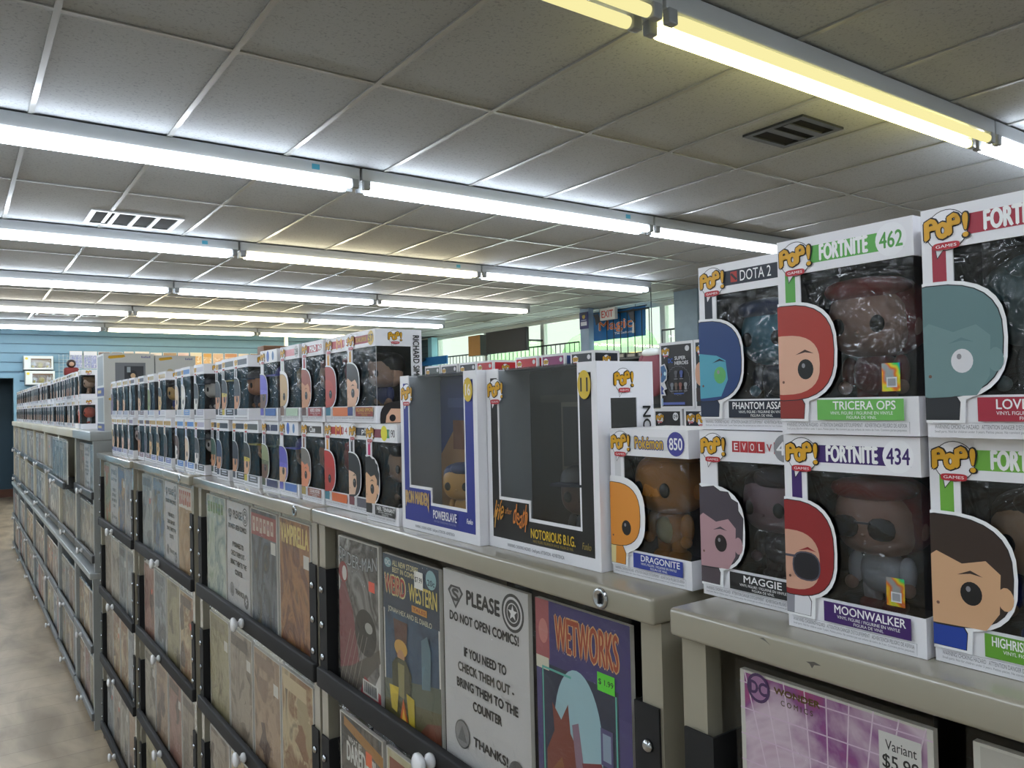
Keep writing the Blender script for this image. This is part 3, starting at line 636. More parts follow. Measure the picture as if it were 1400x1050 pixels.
def a_western(A, W_, H_):
    A.rect(0, .66*H_, W_, H_, '#2c3a4e'); A.rect(0, 0, W_, .22*H_, '#5c5738'); A.poly([(0, .22*H_), (W_, .34*H_), (W_, .2*H_), (0, .1*H_)], '#586052')
    A.ell(.1*W_, .95*H_, .07*W_, .03*H_, '#86a9b3'); A.text('DC', .055*W_, .935*H_, .145*W_, .965*H_, '#d8dde0', .05)
    A.text('ALL NEW STORIES', .19*W_, .94*H_, .66*W_, .975*H_, '#d9ce9d', .03); A.text('BEST IN COMICS', .19*W_, .90*H_, .64*W_, .932*H_, '#d9ce9d', .03)
    A.text('WEIRD', .03*W_, .755*H_, .44*W_, .885*H_, '#d3c98f', .09); A.text('WEIRD', .045*W_, .765*H_, .425*W_, .875*H_, '#a5343a', .04)
    A.text('WESTERN', .49*W_, .765*H_, .97*W_, .87*H_, '#dcc66a', .03); A.rect(.54*W_, .705*H_, .80*W_, .745*H_, '#c8893a'); A.text('TALES', .56*W_, .715*H_, .78*W_, .735*H_, '#8c2d28', .02)
    A.text('JONAH HEX AND EL DIABLO', .1*W_, .645*H_, .88*W_, .685*H_, '#cfcbb2', .02)
    A.ell(.88*W_, .93*H_, .085*W_, .055*H_, '#8fb6be'); A.text('20c', .82*W_, .895*H_, .94*W_, .93*H_, '#2c4256', .05)
    # generic seated figure by a fire
    A.poly([(.20*W_, .62*H_), (.46*W_, .62*H_), (.42*W_, .40*H_), (.24*W_, .40*H_)], '#5b3a31'); A.ell(.33*W_, .455*H_, .12*W_, .05*H_, '#c89a45'); A.ell(.33*W_, .40*H_, .065*W_, .045*H_, '#b98a63')
    A.poly([(.16*W_, .34*H_), (.25*W_, .39*H_), (.42*W_, .39*H_), (.52*W_, .32*H_), (.48*W_, .18*H_), (.16*W_, .18*H_)], '#44452c'); A.poly([(.27*W_, .36*H_), (.39*W_, .36*H_), (.38*W_, .16*H_), (.28*W_, .16*H_)], '#8a8355')
    A.poly([(.10*W_, .20*H_), (.28*W_, .21*H_), (.24*W_, .05*H_), (.14*W_, .06*H_)], '#c9b13c'); A.poly([(.42*W_, .20*H_), (.56*W_, .19*H_), (.56*W_, .02*H_), (.46*W_, .03*H_)], '#c9b13c')
    A.poly([(.30*W_, .03*H_), (.36*W_, .16*H_), (.44*W_, .03*H_)], '#c4612f'); A.poly([(.33*W_, .03*H_), (.36*W_, .10*H_), (.41*W_, .03*H_)], '#e2b048')
    A.poly([(.7*W_, .56*H_), (.8*W_, .6*H_), (.86*W_, .52*H_), (.84*W_, .3*H_), (.7*W_, .28*H_)], '#5c7884'); A.poly([(.62*W_, 0), (.78*W_, .10*H_), (W_, .14*H_), (W_, 0)], '#6e3f2e')
    sticker(A, .60, .855, W_, H_, '#dedcd6', '$7.99', w=.15, h=.10)
def a_wet(A, W_, H_):
    A.rect(.0, .0, W_, H_, '#463f78'); A.rect(.17*W_, .62*H_, W_, H_, '#3b3470'); A.rect(.06*W_, 0, .88*W_, .72*H_, '#232d48'); A.rect(0, .74*H_, .16*W_, H_, '#a4565c'); A.ell(.09*W_, .86*H_, .055*W_, .055*H_, '#c77f7a'); A.rect(.0, .69*H_, .15*W_, .745*H_, '#d9d4c2')
    A.text('WETWORKS', .22*W_, .79*H_, .90*W_, .955*H_, '#d9a878', .07); A.text('WETWORKS', .23*W_, .797*H_, .89*W_, .948*H_, '#a8492f', .02)
    A.ell(.46*W_, .45*H_, .26*W_, .29*H_, '#9fc3cf', 36)
    for x0, x1, c in ((.07, .085, '#5fb3a8'), (.85, .865, '#5fb3a8')): A.rect(x0*W_, 0, x1*W_, .70*H_, c)
    A.rect(.07*W_, .695*H_, .4*W_, .705*H_, '#5fb3a8')
    A.poly([(.10*W_, 0), (.11*W_, .34*H_), (.2*W_, .44*H_), (.18*W_, .56*H_), (.28*W_, .50*H_), (.36*W_, .58*H_), (.38*W_, .46*H_), (.46*W_, .40*H_), (.44*W_, .28*H_), (.52*W_, .14*H_), (.46*W_, 0)], '#7d3a30')
    A.poly([(.14*W_, 0), (.16*W_, .26*H_), (.28*W_, .34*H_), (.36*W_, .2*H_), (.34*W_, 0)], '#8a5534')
    A.poly([(.40*W_, .50*H_), (.47*W_, .52*H_), (.54*W_, .26*H_), (.66*W_, .1*H_), (.70*W_, 0), (.56*W_, 0), (.44*W_, .3*H_)], '#8f7286'); A.poly([(.50*W_, .36*H_), (.70*W_, .40*H_), (.80*W_, .28*H_), (.66*W_, .2*H_), (.56*W_, .2*H_)], '#7c2f38')
    A.poly([(.60*W_, .20*H_), (.84*W_, .22*H_), (.84*W_, 0), (.66*W_, 0)], '#1d1b20'); A.rect(.70*W_, .40*H_, .82*W_, .55*H_, '#56517e'); A.rect(.72*W_, .42*H_, .80*W_, .53*H_, '#8fa1b8')
    A.ell(.42*W_, .02*H_, .1*W_, .05*H_, '#c9c2a0'); sticker(A, .68, .70, W_, H_, '#5fe03c', '$ 1.99', w=.17, h=.075)
def a_dare(A, W_, H_):
    A.poly([(.1*W_, H_*.98), (W_, H_*.90), (W_, H_*.82), (.1*W_, H_*.92)], '#a5722c'); A.text('WHAT IF?', .2*W_, .83*H_, .52*W_, .87*H_, '#d3d0ca', .03); A.text('DAREDEVIL', .16*W_, .70*H_, .88*W_, .83*H_, '#d9d8d4', .05)
    A.poly([(.1*W_, .2*H_), (.4*W_, .62*H_), (.5*W_, .2*H_)], '#6f7f8a'); A.poly([(.4*W_, 0), (.62*W_, .5*H_), (.9*W_, 0)], '#4a2f28'); sticker(A, .62, .77, W_, H_, '#ef6a3a', None, w=.14, h=.09)
def a_wonder(A, W_, H_):
    for i in range(9):
        A.line((W_*(.5+(i-4)*.068), .52*H_), (W_*(.5+(i-4)*.118), H_), .0011, '#e3cfe0')
    for i in range(5): A.line((0, H_*(.62+.085*i)), (W_, H_*(.62+.085*i+.01)), .0011, '#dcc2da')
    A.ell(.115*W_, .955*H_, .07*W_, .075*W_, '#43225e'); A.ell(.115*W_, .955*H_, .055*W_, .06*W_, '#a77aa6'); A.text('DC', .06*W_, .933*H_, .17*W_, .977*H_, '#43225e', .08)
    A.text('WONDER', .21*W_, .955*H_, .47*W_, .977*H_, '#5f4410', .09); A.text('COMICS', .25*W_, .925*H_, .43*W_, .942*H_, '#4a3a18', .03, 0, 1.6)
    A.ell(.52*W_, .44*H_, .32*W_, .30*H_, '#17161c', 40); A.poly([(.30*W_, .60*H_), (.44*W_, .70*H_), (.47*W_, .68*H_), (.36*W_, .58*H_)], '#cfc9d3'); A.poly([(.54*W_, .70*H_), (.70*W_, .65*H_), (.78*W_, .54*H_), (.72*W_, .56*H_), (.64*W_, .65*H_)], '#d8d3da')
    A.ell(.52*W_, .36*H_, .22*W_, .14*H_, '#26242c', 30)
    A.rect(.76*W_, .775*H_, .95*W_, .955*H_, '#dcdad8'); A.text('Variant', .79*W_, .907*H_, .93*W_, .935*H_, '#2c2c30', .01); A.text('$5.99', .775*W_, .85*H_, .94*W_, .895*H_, '#17171a', .02); barcode(A, .78, .787, .15, .05, W_, H_)
def titled(t, col, back=None, y0=.80, y1=.95, x0=.08, x1=.92, stick=None, sh=0.0):
    def f(A, W_, H_):
        if back: A.rect((x0-.05)*W_, (y0-.03)*H_, (x1+.05)*W_, (y1+.03)*H_, back)
        if t: A.text(t, x0*W_, y0*H_, x1*W_, y1*H_, col, .05, sh)
        else:
            n = 6; bw = (x1-x0)/n
            for q in range(n): A.rect((x0+bw*q)*W_, (y0+(.01 if q % 2 else 0))*H_, (x0+bw*(q+.72))*W_, y1*H_, col); A.rect((x0+bw*(q+.25))*W_, (y0+(y1-y0)*(.35 if q % 3 else .55))*H_, (x0+bw*(q+.5))*W_, (y0+(y1-y0)*.75)*H_, back or '#5a5048')
        A.rect(.78*W_, .66*H_, .95*W_, .76*H_, '#d6d3cc') if stick == 'price' else (A.rect(.8*W_, .80*H_, .93*W_, .88*H_, stick) if stick else None)
    return f
def blobs(seed, cols):
    def f(A, W_, H_):
        R = random.Random(seed)
        for _ in range(5):
            c = R.choice(cols); x, y = R.uniform(.1, .9), R.uniform(.05, .75); A.poly([(W_*min(1, max(0, x+R.uniform(.08, .3)*math.cos(a))), H_*min(1, max(0, y+R.uniform(.06, .24)*math.sin(a)))) for a in [i*2*math.pi/9 for i in range(9)]], c)
        A.rect(.06*W_, .84*H_, .80*W_, .95*H_, R.choice(cols))
        if R.random() < .5: A.rect(.76*W_, .70*H_, .93*W_, .80*H_, '#d9d6cf')
        if R.random() < .3: A.rect(.7*W_, .62*H_, .82*W_, .69*H_, '#e0563c')
    return f
PAPER = mat('#c7c5c6', .5, 0, .03, 12, 0, .03)
ZB = 1.011-.011
XC = .5674
comic(XC, 1.359, ZB, .174, cover(['#3a3634', '#8f8d8a', '#3f3a38', '#b5b3b0']), 'grey and red comic with a small orange sticker in the drawer under the album boxes', art=a_spider, group=None)
comic(XC, 1.178, ZB, .190, cover(['#27405a', '#35506a', '#22354a']), 'western comic with navy top and yellow seated figure beside the white sign', art=a_western, group=None, h=.266)
comic(XC, .983, ZB, .211, PAPER, 'white paper sign asking not to open comics, largest and nearest of its kind', art=a_please, bag=True, group=None, name='paper_sign', cat='sign')
comic(XC, .765, ZB, .170, cover(['#4a4390', '#3c3a78', '#5b4f92']), 'purple comic with red title and green price sticker', art=a_wet, group=None)
comic(.5577, .4555, ZB, .174, cover(['#5f4790', '#a85f9a', '#d9c4d4', '#8d4a8c', '#b0336a'], 7, 1.5), 'purple and pink comic with a white price sticker in the nearest cabinet', art=a_wonder, group=None, h=.270)
comic(.5577, .263, ZB, .18, mat('#bfbbb4', .6, 0, .05, 12, 0, .06), 'blank pale backing board beside the purple and pink comic', group=None)
comic(.5577, .081, ZB, .18, mat('#b5b0a6', .6, 0, .05, 12, 0, .06), 'grey backing board at the right edge of the nearest cabinet', group=None)
# second drawer of the album cabinet
Z2 = .699-.016
comic(XC, 1.366, Z2, .183, cover(['#4b4038', '#6a6258', '#2f2a28', '#5d6a70']), 'dark comic with orange sticker in the second drawer under the album boxes', art=a_dare, group=None, h=.272)
comic(XC, 1.178, Z2, .190, cover(['#c9c2a2', '#bdb48f', '#d3ccb2']), 'cream comic with yellow lettering below the first white knob', art=blobs(4, ['#c9a83c', '#8d4a34', '#4f4a40']), group=None, h=.272)
comic(XC, .998, Z2, .190, cover(['#6f5d48', '#9a8468', '#4d3f36']), 'brown comic in the second drawer right of the first white knob', art=blobs(5, ['#7a6048', '#b59a70']), group=None)
comic(XC, .800, Z2, .190, cover(['#5a5048', '#857766', '#3d3630']), 'dull brown comic low under the purple comic', art=blobs(6, ['#6d5c4a', '#a08a6a']), group=None)
comic(.562, .459, Z2, .188, cover(['#4f4438', '#7b6b58', '#34302c']), 'brown comic in the second drawer of the nearest cabinet', art=blobs(7, ['#6d5c4a', '#a08a6a']), group=None)
# third cabinet: four columns, four drawers
def widths(y1, w, n=4): return [(y1-.060-(w-.106)*i/n, (w-.106)/n-.006) for i in range(n)]
ordn = ['first', 'second', 'third', 'fourth', 'fifth', 'sixth']
tiers = ['top', 'second', 'third', 'bottom']
pal = [['#8a6f5c', '#b09478', '#5f4a40'], ['#7d6f60', '#a59684', '#5a4d42'], ['#a8946c', '#8a5f3c', '#c9b48c', '#5b4a3a'], ['#8a8064', '#a69c78', '#6a5f48'], ['#7f4f48', '#a57a6a', '#574038'], ['#938a7c', '#b5ac9c', '#6e665c'], ['#6e7478', '#9aa0a2', '#4c5054']]
def fill(y1, w, X, cabname, rails, first, bag=True, behind=0, seed=0, hs=.272):
    R = random.Random(seed)
    for t, zr in enumerate(rails):
        for i, (yf, cw) in enumerate(widths(y1, w)):
            z = zr-(.011 if t == 0 else .016)
            if t == 0 and first and first[i]:
                cv, art, lab, nm = first[i]
                comic(X, yf, z, cw, cv, lab, art=art, bag=bag, group=None, name=nm, cat='sign' if nm == 'paper_sign' else 'comic', h=hs)
            else:
                p = R.choice(pal)
                tone = {0: 'brown', 1: 'grey brown', 2: 'tan', 3: 'olive', 4: 'dull red', 5: 'pale grey', 6: 'cool grey'}[pal.index(p)]
                comic(X+R.uniform(0, .004), yf, z, cw, cover(p, R.choice([7, 9, 12]), R.choice([1.5, 2.5, 3.5])), '%s bagged comic, %s from left, %s drawer of the %s' % (tone, ordn[i], tiers[t], cabname), art=blobs(R.randint(0, 999), p), bag=bag, h=hs-R.uniform(0, .006))
            for q in range(behind):
                comic(X+.009+q*.008, yf-R.uniform(-.002, .002), z+.001, cw, mat('#cfcabd', .6), 'bagged comic %s behind the %s one, %s drawer, %s' % (['just', 'second', 'third'][q], ordn[i], tiers[t], cabname), bag=False, h=hs+R.uniform(-.002, .010), group='comics filed behind the front ones')
fill(2.335, .898, XC, 'third cabinet from right', RA, [
    (cover(['#9fae96', '#c2c8ba', '#7d8f8c', '#b5bdb4']), titled(None, '#6f8f5a', None, .82, .93, stick=None), 'pale green and grey comic left of the second white sign', 'bagged_comic'),
    (PAPER, a_please, 'white paper sign in the third cabinet from the right', 'paper_sign'),
    (cover(['#4a4f58', '#6a7078', '#393c42', '#7a6a4c']), titled(None, '#c9b7a8', '#9a4340', .80, .93, stick='price'), 'dark comic with red title block right of the second white sign', 'bagged_comic'),
    (cover(['#8c5a3c', '#6b4636', '#a8754a', '#5b4a3a']), titled('VAMPIRELLA', '#dcc47a', None, .80, .96, .06, .94, 'price'), 'orange brown comic with tall cream title and price label', 'bagged_comic')], behind=2, seed=11)
fill(3.234, .868, .565, 'fourth cabinet from right', RA, [
    (cover(['#8d9294', '#a9acac', '#6b6f70']), blobs(31, ['#a5a9aa', '#6f7578']), 'grey comic at the left of the fourth cabinet top drawer', 'bagged_comic'),
    (cover(['#6d7f92', '#8f9aa4', '#7a7058', '#4c5c74']), blobs(32, ['#7f90a2', '#556a86']), 'bluish comic left of the third white sign', 'bagged_comic'),
    (PAPER, a_please, 'white paper sign in the fourth cabinet from the right', 'paper_sign'),
    (cover(['#c0a888', '#a8845c', '#8d7a5c']), titled(None, '#b5553c', '#d6cdbf', .78, .95), 'tan comic with red title right of the third white sign', 'bagged_comic')], behind=1, seed=21)
fill(4.075, .838, .556, 'farthest front-row cabinet', RA, [
    (cover(['#7d8262', '#9a9c80', '#5f6448']), blobs(41, ['#8a8f6a', '#a8683f']), 'olive comic at the far left corner of the front row', 'bagged_comic'),
    (PAPER, a_please, 'white paper sign at the far end of the front row', 'paper_sign'),
    (cover(['#b0926c', '#5a6b86', '#c2ab8c']), blobs(42, ['#b5946a', '#5c6f90']), 'tan and blue comic right of the farthest white sign of the front row', 'bagged_comic'),
    (cover(['#85868a', '#a5a6a8', '#6a5f60']), titled(None, '#c94a44', None, .84, .95, .8, .92), 'grey comic with red mark in the far end cabinet', 'bagged_comic')], behind=1, seed=23)
for i in range(7):
    a, c = RB[i], RB[i+1]; nth = ordn[i] if i < 6 else 'seventh'
    R = random.Random(50+i)
    for (X, rails, nm) in ((.548, [1.115, .815], 'upper cabinet'), (.540, [.395, .08], 'low cabinet')):
        for t, zr in enumerate(rails):
            n = 3 if i == 0 else 4
            off = -.05 if (i == 1 and t == 0 and nm[0] == 'u') else 0
            for k in range(n):
                w = (c-a-.08)/n; p = pal[R.choice([5, 6, 5, 1])] if nm[0] == 'u' else R.choice(pal)
                isn = (i == 0 and t == 0 and k == 1 and nm[0] == 'u')
                comic(X+off, c-.04-w*k, zr-.016, w-.008, PAPER if isn else cover(p, 9, 2.5, .5), ('white paper sign in the far row, nearest upper cabinet' if isn else 'bagged comic %s from the left, %s drawer of %s %s of the far row' % (ordn[k], tiers[t] if t == 0 else 'lower', nth, nm)), art=a_please if isn else blobs(R.randint(0, 9999), p), bag=(i < 2), h=.240, group=None if isn else 'comics in the far row', name='paper_sign' if isn else 'bagged_comic', cat='sign' if isn else 'comic')
# ---------------------------------------------------------------- toy boxes of the front row
ZS = 1.3065; ZT = ZS+BH+.001
SK, SK2, SK3 = '#d9ab86', '#c98f68', '#6b4632'
def B(**k): return k
G1 = 'toy boxes in the upper tier of the front row'; G0 = 'toy boxes in the lower tier of the front row'
toy_box(B(band='#a3243a', title='FORTNITE', tspan=(.36, .74), th=.014, tb=.07, num='460', ntx='#a3243a', name='LOVE RANGER', plate='#a3243a', skin='#6d8a8c', hair='#5f7d80', body='#23262c', eye='#d9d8dc', ru=.044), .560, .283, ZT, 'toy box with red band and grey-green stone head, at the top right corner', group=G1)
toy_box(B(band='#5aa94c', title='FORTNITE', tspan=(.34, .70), th=.0135, tb=.07, num='462', ntx='#4f9a44', name='TRICERA OPS', nspan=(.42, .86), plate='#6cb656', skin='#dcab92', hair='#a63227', body='#8d2a24', style='hood', holo=(.088, .033), eye='#0d0c10', brow='#3a2018'), .5655, .4065, ZT, 'toy box with green band, red hooded face and hologram sticker, upper tier', group=G1)
toy_box(B(band='#101a2c', title='DOTA 2', sq=True, tspan=(.44, .74), th=.010, tb=.0, num='', name='PHANTOM ASSASSIN', nspan=(.34, .94), plate='#0f1a2e', skin='#4fa0b6', hair='#143a72', body='#0d2442', style='long', eye='#5aa860', brow='#0d1c30'), .605, .527, ZT, 'toy box with dark navy band and blue-haired teal face, upper tier', group=G1)
toy_box(B(band='#6fae3e', title='FORTNITE', tspan=(.36, .74), th=.014, tb=.07, num='461', ntx='#5a9a34', name='HIGHRISE ASSAULT TROOPER', nspan=(.34, .94), plate='#5f9a2e', skin='#cda27c', hair='#32231c', body='#1d3f9a', ru=.046), .575, .2905, ZS, 'toy box with green band and dark-haired face in blue, lower right corner', group=G0)
toy_box(B(band='#3a1d66', title='FORTNITE', tspan=(.34, .72), th=.0135, tb=.07, num='434', ntx='#3a1d66', name='MOONWALKER', nspan=(.38, .88), plate='#3d1a63', skin='#c99a84', hair='#8e2024', body='#dcdbe0', body2='#8d8d96', style='hood', shades=True, ru=.037, holo=(.086, .034), legs='#dcdbe0', shoe='#7a2024'), .570, .409, ZS, 'toy box with purple band and a figure in dark sunglasses, lower tier', group=G0)
toy_box(B(band=None, tiles=True, num='40', ncol='#8d8d92', ntx='#efeff2', name='MAGGIE', nspan=(.44, .80), plate='#1c1c1f', skin='#b08b92', hair='#453d48', body='#4d434a', style='spiky', eye='#1c1218'), .600, .527, ZS, 'toy box with plain white top and grey-haired mauve face, lower tier', group=G0)
toy_box(B(band='#d3d3d6', strip='#d3d3d6', title='Pokémon', tspan=(.34, .70), th=.013, tcol='#d3a92c', tb=.04, tout='#2a3a7a', num='850', ncol='#3f3f92', ntx='#efeff4', name='DRAGONITE', nspan=(.40, .88), plate='#2a3c96', skin='#dd8f34', hair='#dd8f34', body='#d58a32', body2='#ddd09a', style='bare', belly='#ddd0a0', fx=-.006, fy=-.004, fs=1.2, legs='#d58a32', shoe='#c97f2c'), .597, .654, ZS, 'toy box holding a large orange figure with cream belly', group=G0)
# album boxes
def album(s, X, Yfar, label):
    w, h, d = s.get('w', .224), .236, .088
    root = empty('album_box', (X+d/2, Yfar-w/2, ZS), -math.pi/2); tag(root, label, 'toy box', 'large album boxes')
    b = MB(); t = .0014; x0, x1, y0, y1 = -w/2, w/2, -d/2, d/2; c = WHITE; wl, wr, nb, nu = .028, .034, .068, .094; wb = .046
    b.box(x0, x0+wl, y0, y0+t, 0, h, c); b.box(x1-wr, x1, y0, y0+t, 0, h, c); b.box(x0+wl, x1-wr, y0, y0+t, 0, wb, c); b.box(x0+wl, x0+nu, y0, y0+t, wb, nb, c)
    b.box(x0, x1, y1-t, y1, 0, h, c); b.box(x0, x0+t, y0+t, y1-t, 0, h, c)
    b.box(x1-t, x1, y0+t, y0+.020, 0, h, c); b.box(x1-t, x1, y1-.027, y1-t, 0, h, c); b.box(x1-t, x1, y0+.020, y1-.027, 0, .060, c); b.box(x1-t, x1, y0+.020, y1-.027, h-.042, h, c)
    b.box(x0+t, x1-t, y0+t, y1-t, 0, t, c); b.box(x0+t, x1-t, y0+.030, y1-t, h-t, h, mat('#26262a', .4))
    b.box(x0+t, x0+t+.0006, y0+t, y1-t, t, h-t, mat('#a7abae', .5)); b.box(x0+t, x1-t, y1-t-.014, y1-t, t, h-t, mat(s['inner'], .5)); b.box(x0+t, x1-t, y0+t, y1-t, t, .010, mat('#2a2a2e', .5))
    A = Art(b, (x0, y0, 0), (1, 0, 0), (0, 0, 1), (0, -1, 0)); C = s['col']
    A.rect(.010, .014, .0255, h-.012, C); A.rect(w-.031, .014, w-.010, h-.012, C); A.rect(.010, .014, w-.010, wb-.004, C); A.rect(.010, wb-.004, nu-.003, nb-.004, C)
    A.rect(0, 0, .010, .014, '#e9e8ec')
    toylogo(A, .022, h-.030, .036, 'ALBUMS')
    A.ell(w-.0205, h-.026, .0115, .0165, '#d0b02a'); A.text(s['num'], w-.027, h-.034, w-.014, h-.018, s['ncol'], .04)
    s['art'](A, w, h)
    A.text('WARNING: CHOKING HAZARD - Small parts. ATTENTION - ADVERTENCIA', .045, .004, w*.72, .0095, '#807f86', .02)
    A = Art(b, (x1, y0, 0), (0, 1, 0), (0, 0, 1), (1, 0, 0))
    toylogo(A, d*.46, h-.022, .030, 'ALBUMS'); A.text(s['side'], d*.78, .02, d*.93, h-.052, '#101014', .03, f=lambda x, y: (y, 1-x))
    b.build('carton', root)
    f = MB(); yy = y0+t
    f.poly([(x0+nu, yy, wb), (x1-wr, yy, wb), (x1-wr, yy, h), (x0+nu, yy, h)], ALBWIN); f.poly([(x0+wl, yy, nb), (x0+nu, yy, nb), (x0+nu, yy, h), (x0+wl, yy, h)], ALBWIN); f.poly([(x0+wl, yy, h-.0005), (x1-wr, yy, h-.0005), (x1-wr, y0+.030, h-.0005), (x0+wl, y0+.030, h-.0005)], ALBWIN)
    f.poly([(x1-t, y0+.020, .060), (x1-t, y1-.027, .060), (x1-t, y1-.027, h-.042), (x1-t, y0+.020, h-.042)], ALBWIN); f.build('window_film', root)
    s['deco'](root, w, h, d)
    return root
def art_blue(A, w, h):
    sp = lambda x, y: (x, y if 0 else (y*.6+.4*(1 if False else (y))) )
    A.text('IRON MAIDEN', .014, .040, .088, .060, '#d8b884', .06); A.text('IRON MAIDEN', .0145, .0405, .0875, .0595, '#a8854e', .0)
    A.poly([(.0145, .041), (.018, .041), (.016, .034)], '#c9a670'); A.poly([(.083, .041), (.0875, .041), (.087, .030)], '#c9a670')
    A.text('POWERSLAVE', .100, .0245, .166, .037, '#ecebf2', .03); A.text('VINYL FIGURE / FIGURINE EN VINYLE / FIGURA DE VINIL', .102, .0195, .164, .0225, '#8f93c0', .0); A.text('Funko', w-.030, .027, w-.014, .034, '#e6e6ee', .04, .3)
def art_black(A, w, h):
    wav = lambda x, y: (x, y+.12*math.sin(x*9))
    A.text('life', .014, .038, .038, .062, '#c98a2c', .01, .5, 1, wav); A.text('after', .040, .047, .056, .055, '#b8752a', .0, .4); A.text('death', .058, .034, .090, .060, '#cf7a2c', .01, .5, 1, wav)
    A.line((.020, .050), (.016, .026), .0016, '#d9a347'); A.line((.087, .050), (.084, .028), .0016, '#cf7a2c')
    A.text('NOTORIOUS B.I.G.', .096, .0225, .182, .0345, '#ddb830', .03); A.text('VINYL FIGURE / FIGURINE EN VINYLE / FIGURA DE VINIL', .100, .0175, .178, .0208, '#a38a2c', .0); A.text('Funko', w-.030, .022, w-.014, .030, '#8d7a3a', .02, .3)
def deco_blue(root, w, h, d):
    b = MB(); q = mat('#3b4a86', .5); tn = mat('#b98a5e', .6); y = d/2-.0158; x_ = -w/2
    b.box(x_+.004, w/2-.004, y-.002, y, .012, h-.006, q); b.poly([(x_+.004, y-.0025, .012), (x_+.16, y-.0025, .012), (x_+.09, y-.0025, .155), (x_+.05, y-.0025, .155), (x_+.004, y-.0025, .11)], tn); b.box(x_+.045, x_+.09, y-.004, y-.003, .12, .165, mat('#8f5c44', .6)); b.box(x_+.03, x_+.12, y-.0035, y-.003, .185, .20, mat('#56619c', .6)); b.build('backdrop_card', root)
    figure(B(skin='#c9964c', hair='#2f3f6e', body='#c48f42', style='short', legs='#b98a3e', shoe='#d3a24c'), root, .022, -.012, .012, .92, .5)
    b = MB()
    for i, (x, z) in enumerate(((-.128, .026), (-.088, .024))): b.sell((w/2+x, -.024, z), .013, .012, .013, mat('#cfa04a', .5), .9, 14, 8); b.sell((w/2+x, -.026, z+.006), .0115, .012, .008, mat('#4a5380', .5), .9, 14, 6)
    b.build('small_statue', root)
def deco_black(root, w, h, d):
    b = MB(); y = d/2-.0158; x_ = -w/2; b.box(x_+.004, w/2-.004, y-.002, y, .012, h-.006, mat('#1b1c20', .5)); b.box(x_+.075, x_+.13, y-.004, y-.002, .10, .19, mat('#5d5a4f', .5)); b.box(x_+.079, x_+.13, y-.0046, y-.0042, .106, .184, mat('#25262a', .5)); b.box(x_+.03, x_+.12, y-.0035, y-.003, .19, .20, mat('#3a3a34', .6)); b.build('backdrop_card', root)
    figure(B(skin='#4a3026', hair='#15151a', body='#1d1e24', style='cap', brim='#2c2e34', legs='#1a1b20', shoe='#101014'), root, .054, -.010, .012, 1.0, .4)
album(dict(col='#22308a', inner='#2f3d7a', num='16', ncol='#efe9e0', side='IRON MAIDEN', art=art_blue, deco=deco_blue, w=.222), .5715, 1.1085, 'large blue framed album box with golden figure inside')
album(dict(col='#101013', inner='#1d1e22', num='11', ncol='#151518', side='NOTORIOUS B.I.G.', art=art_black, deco=deco_black, w=.224), .5855, .8845, 'large black framed album box with dark window, number 11 badge')
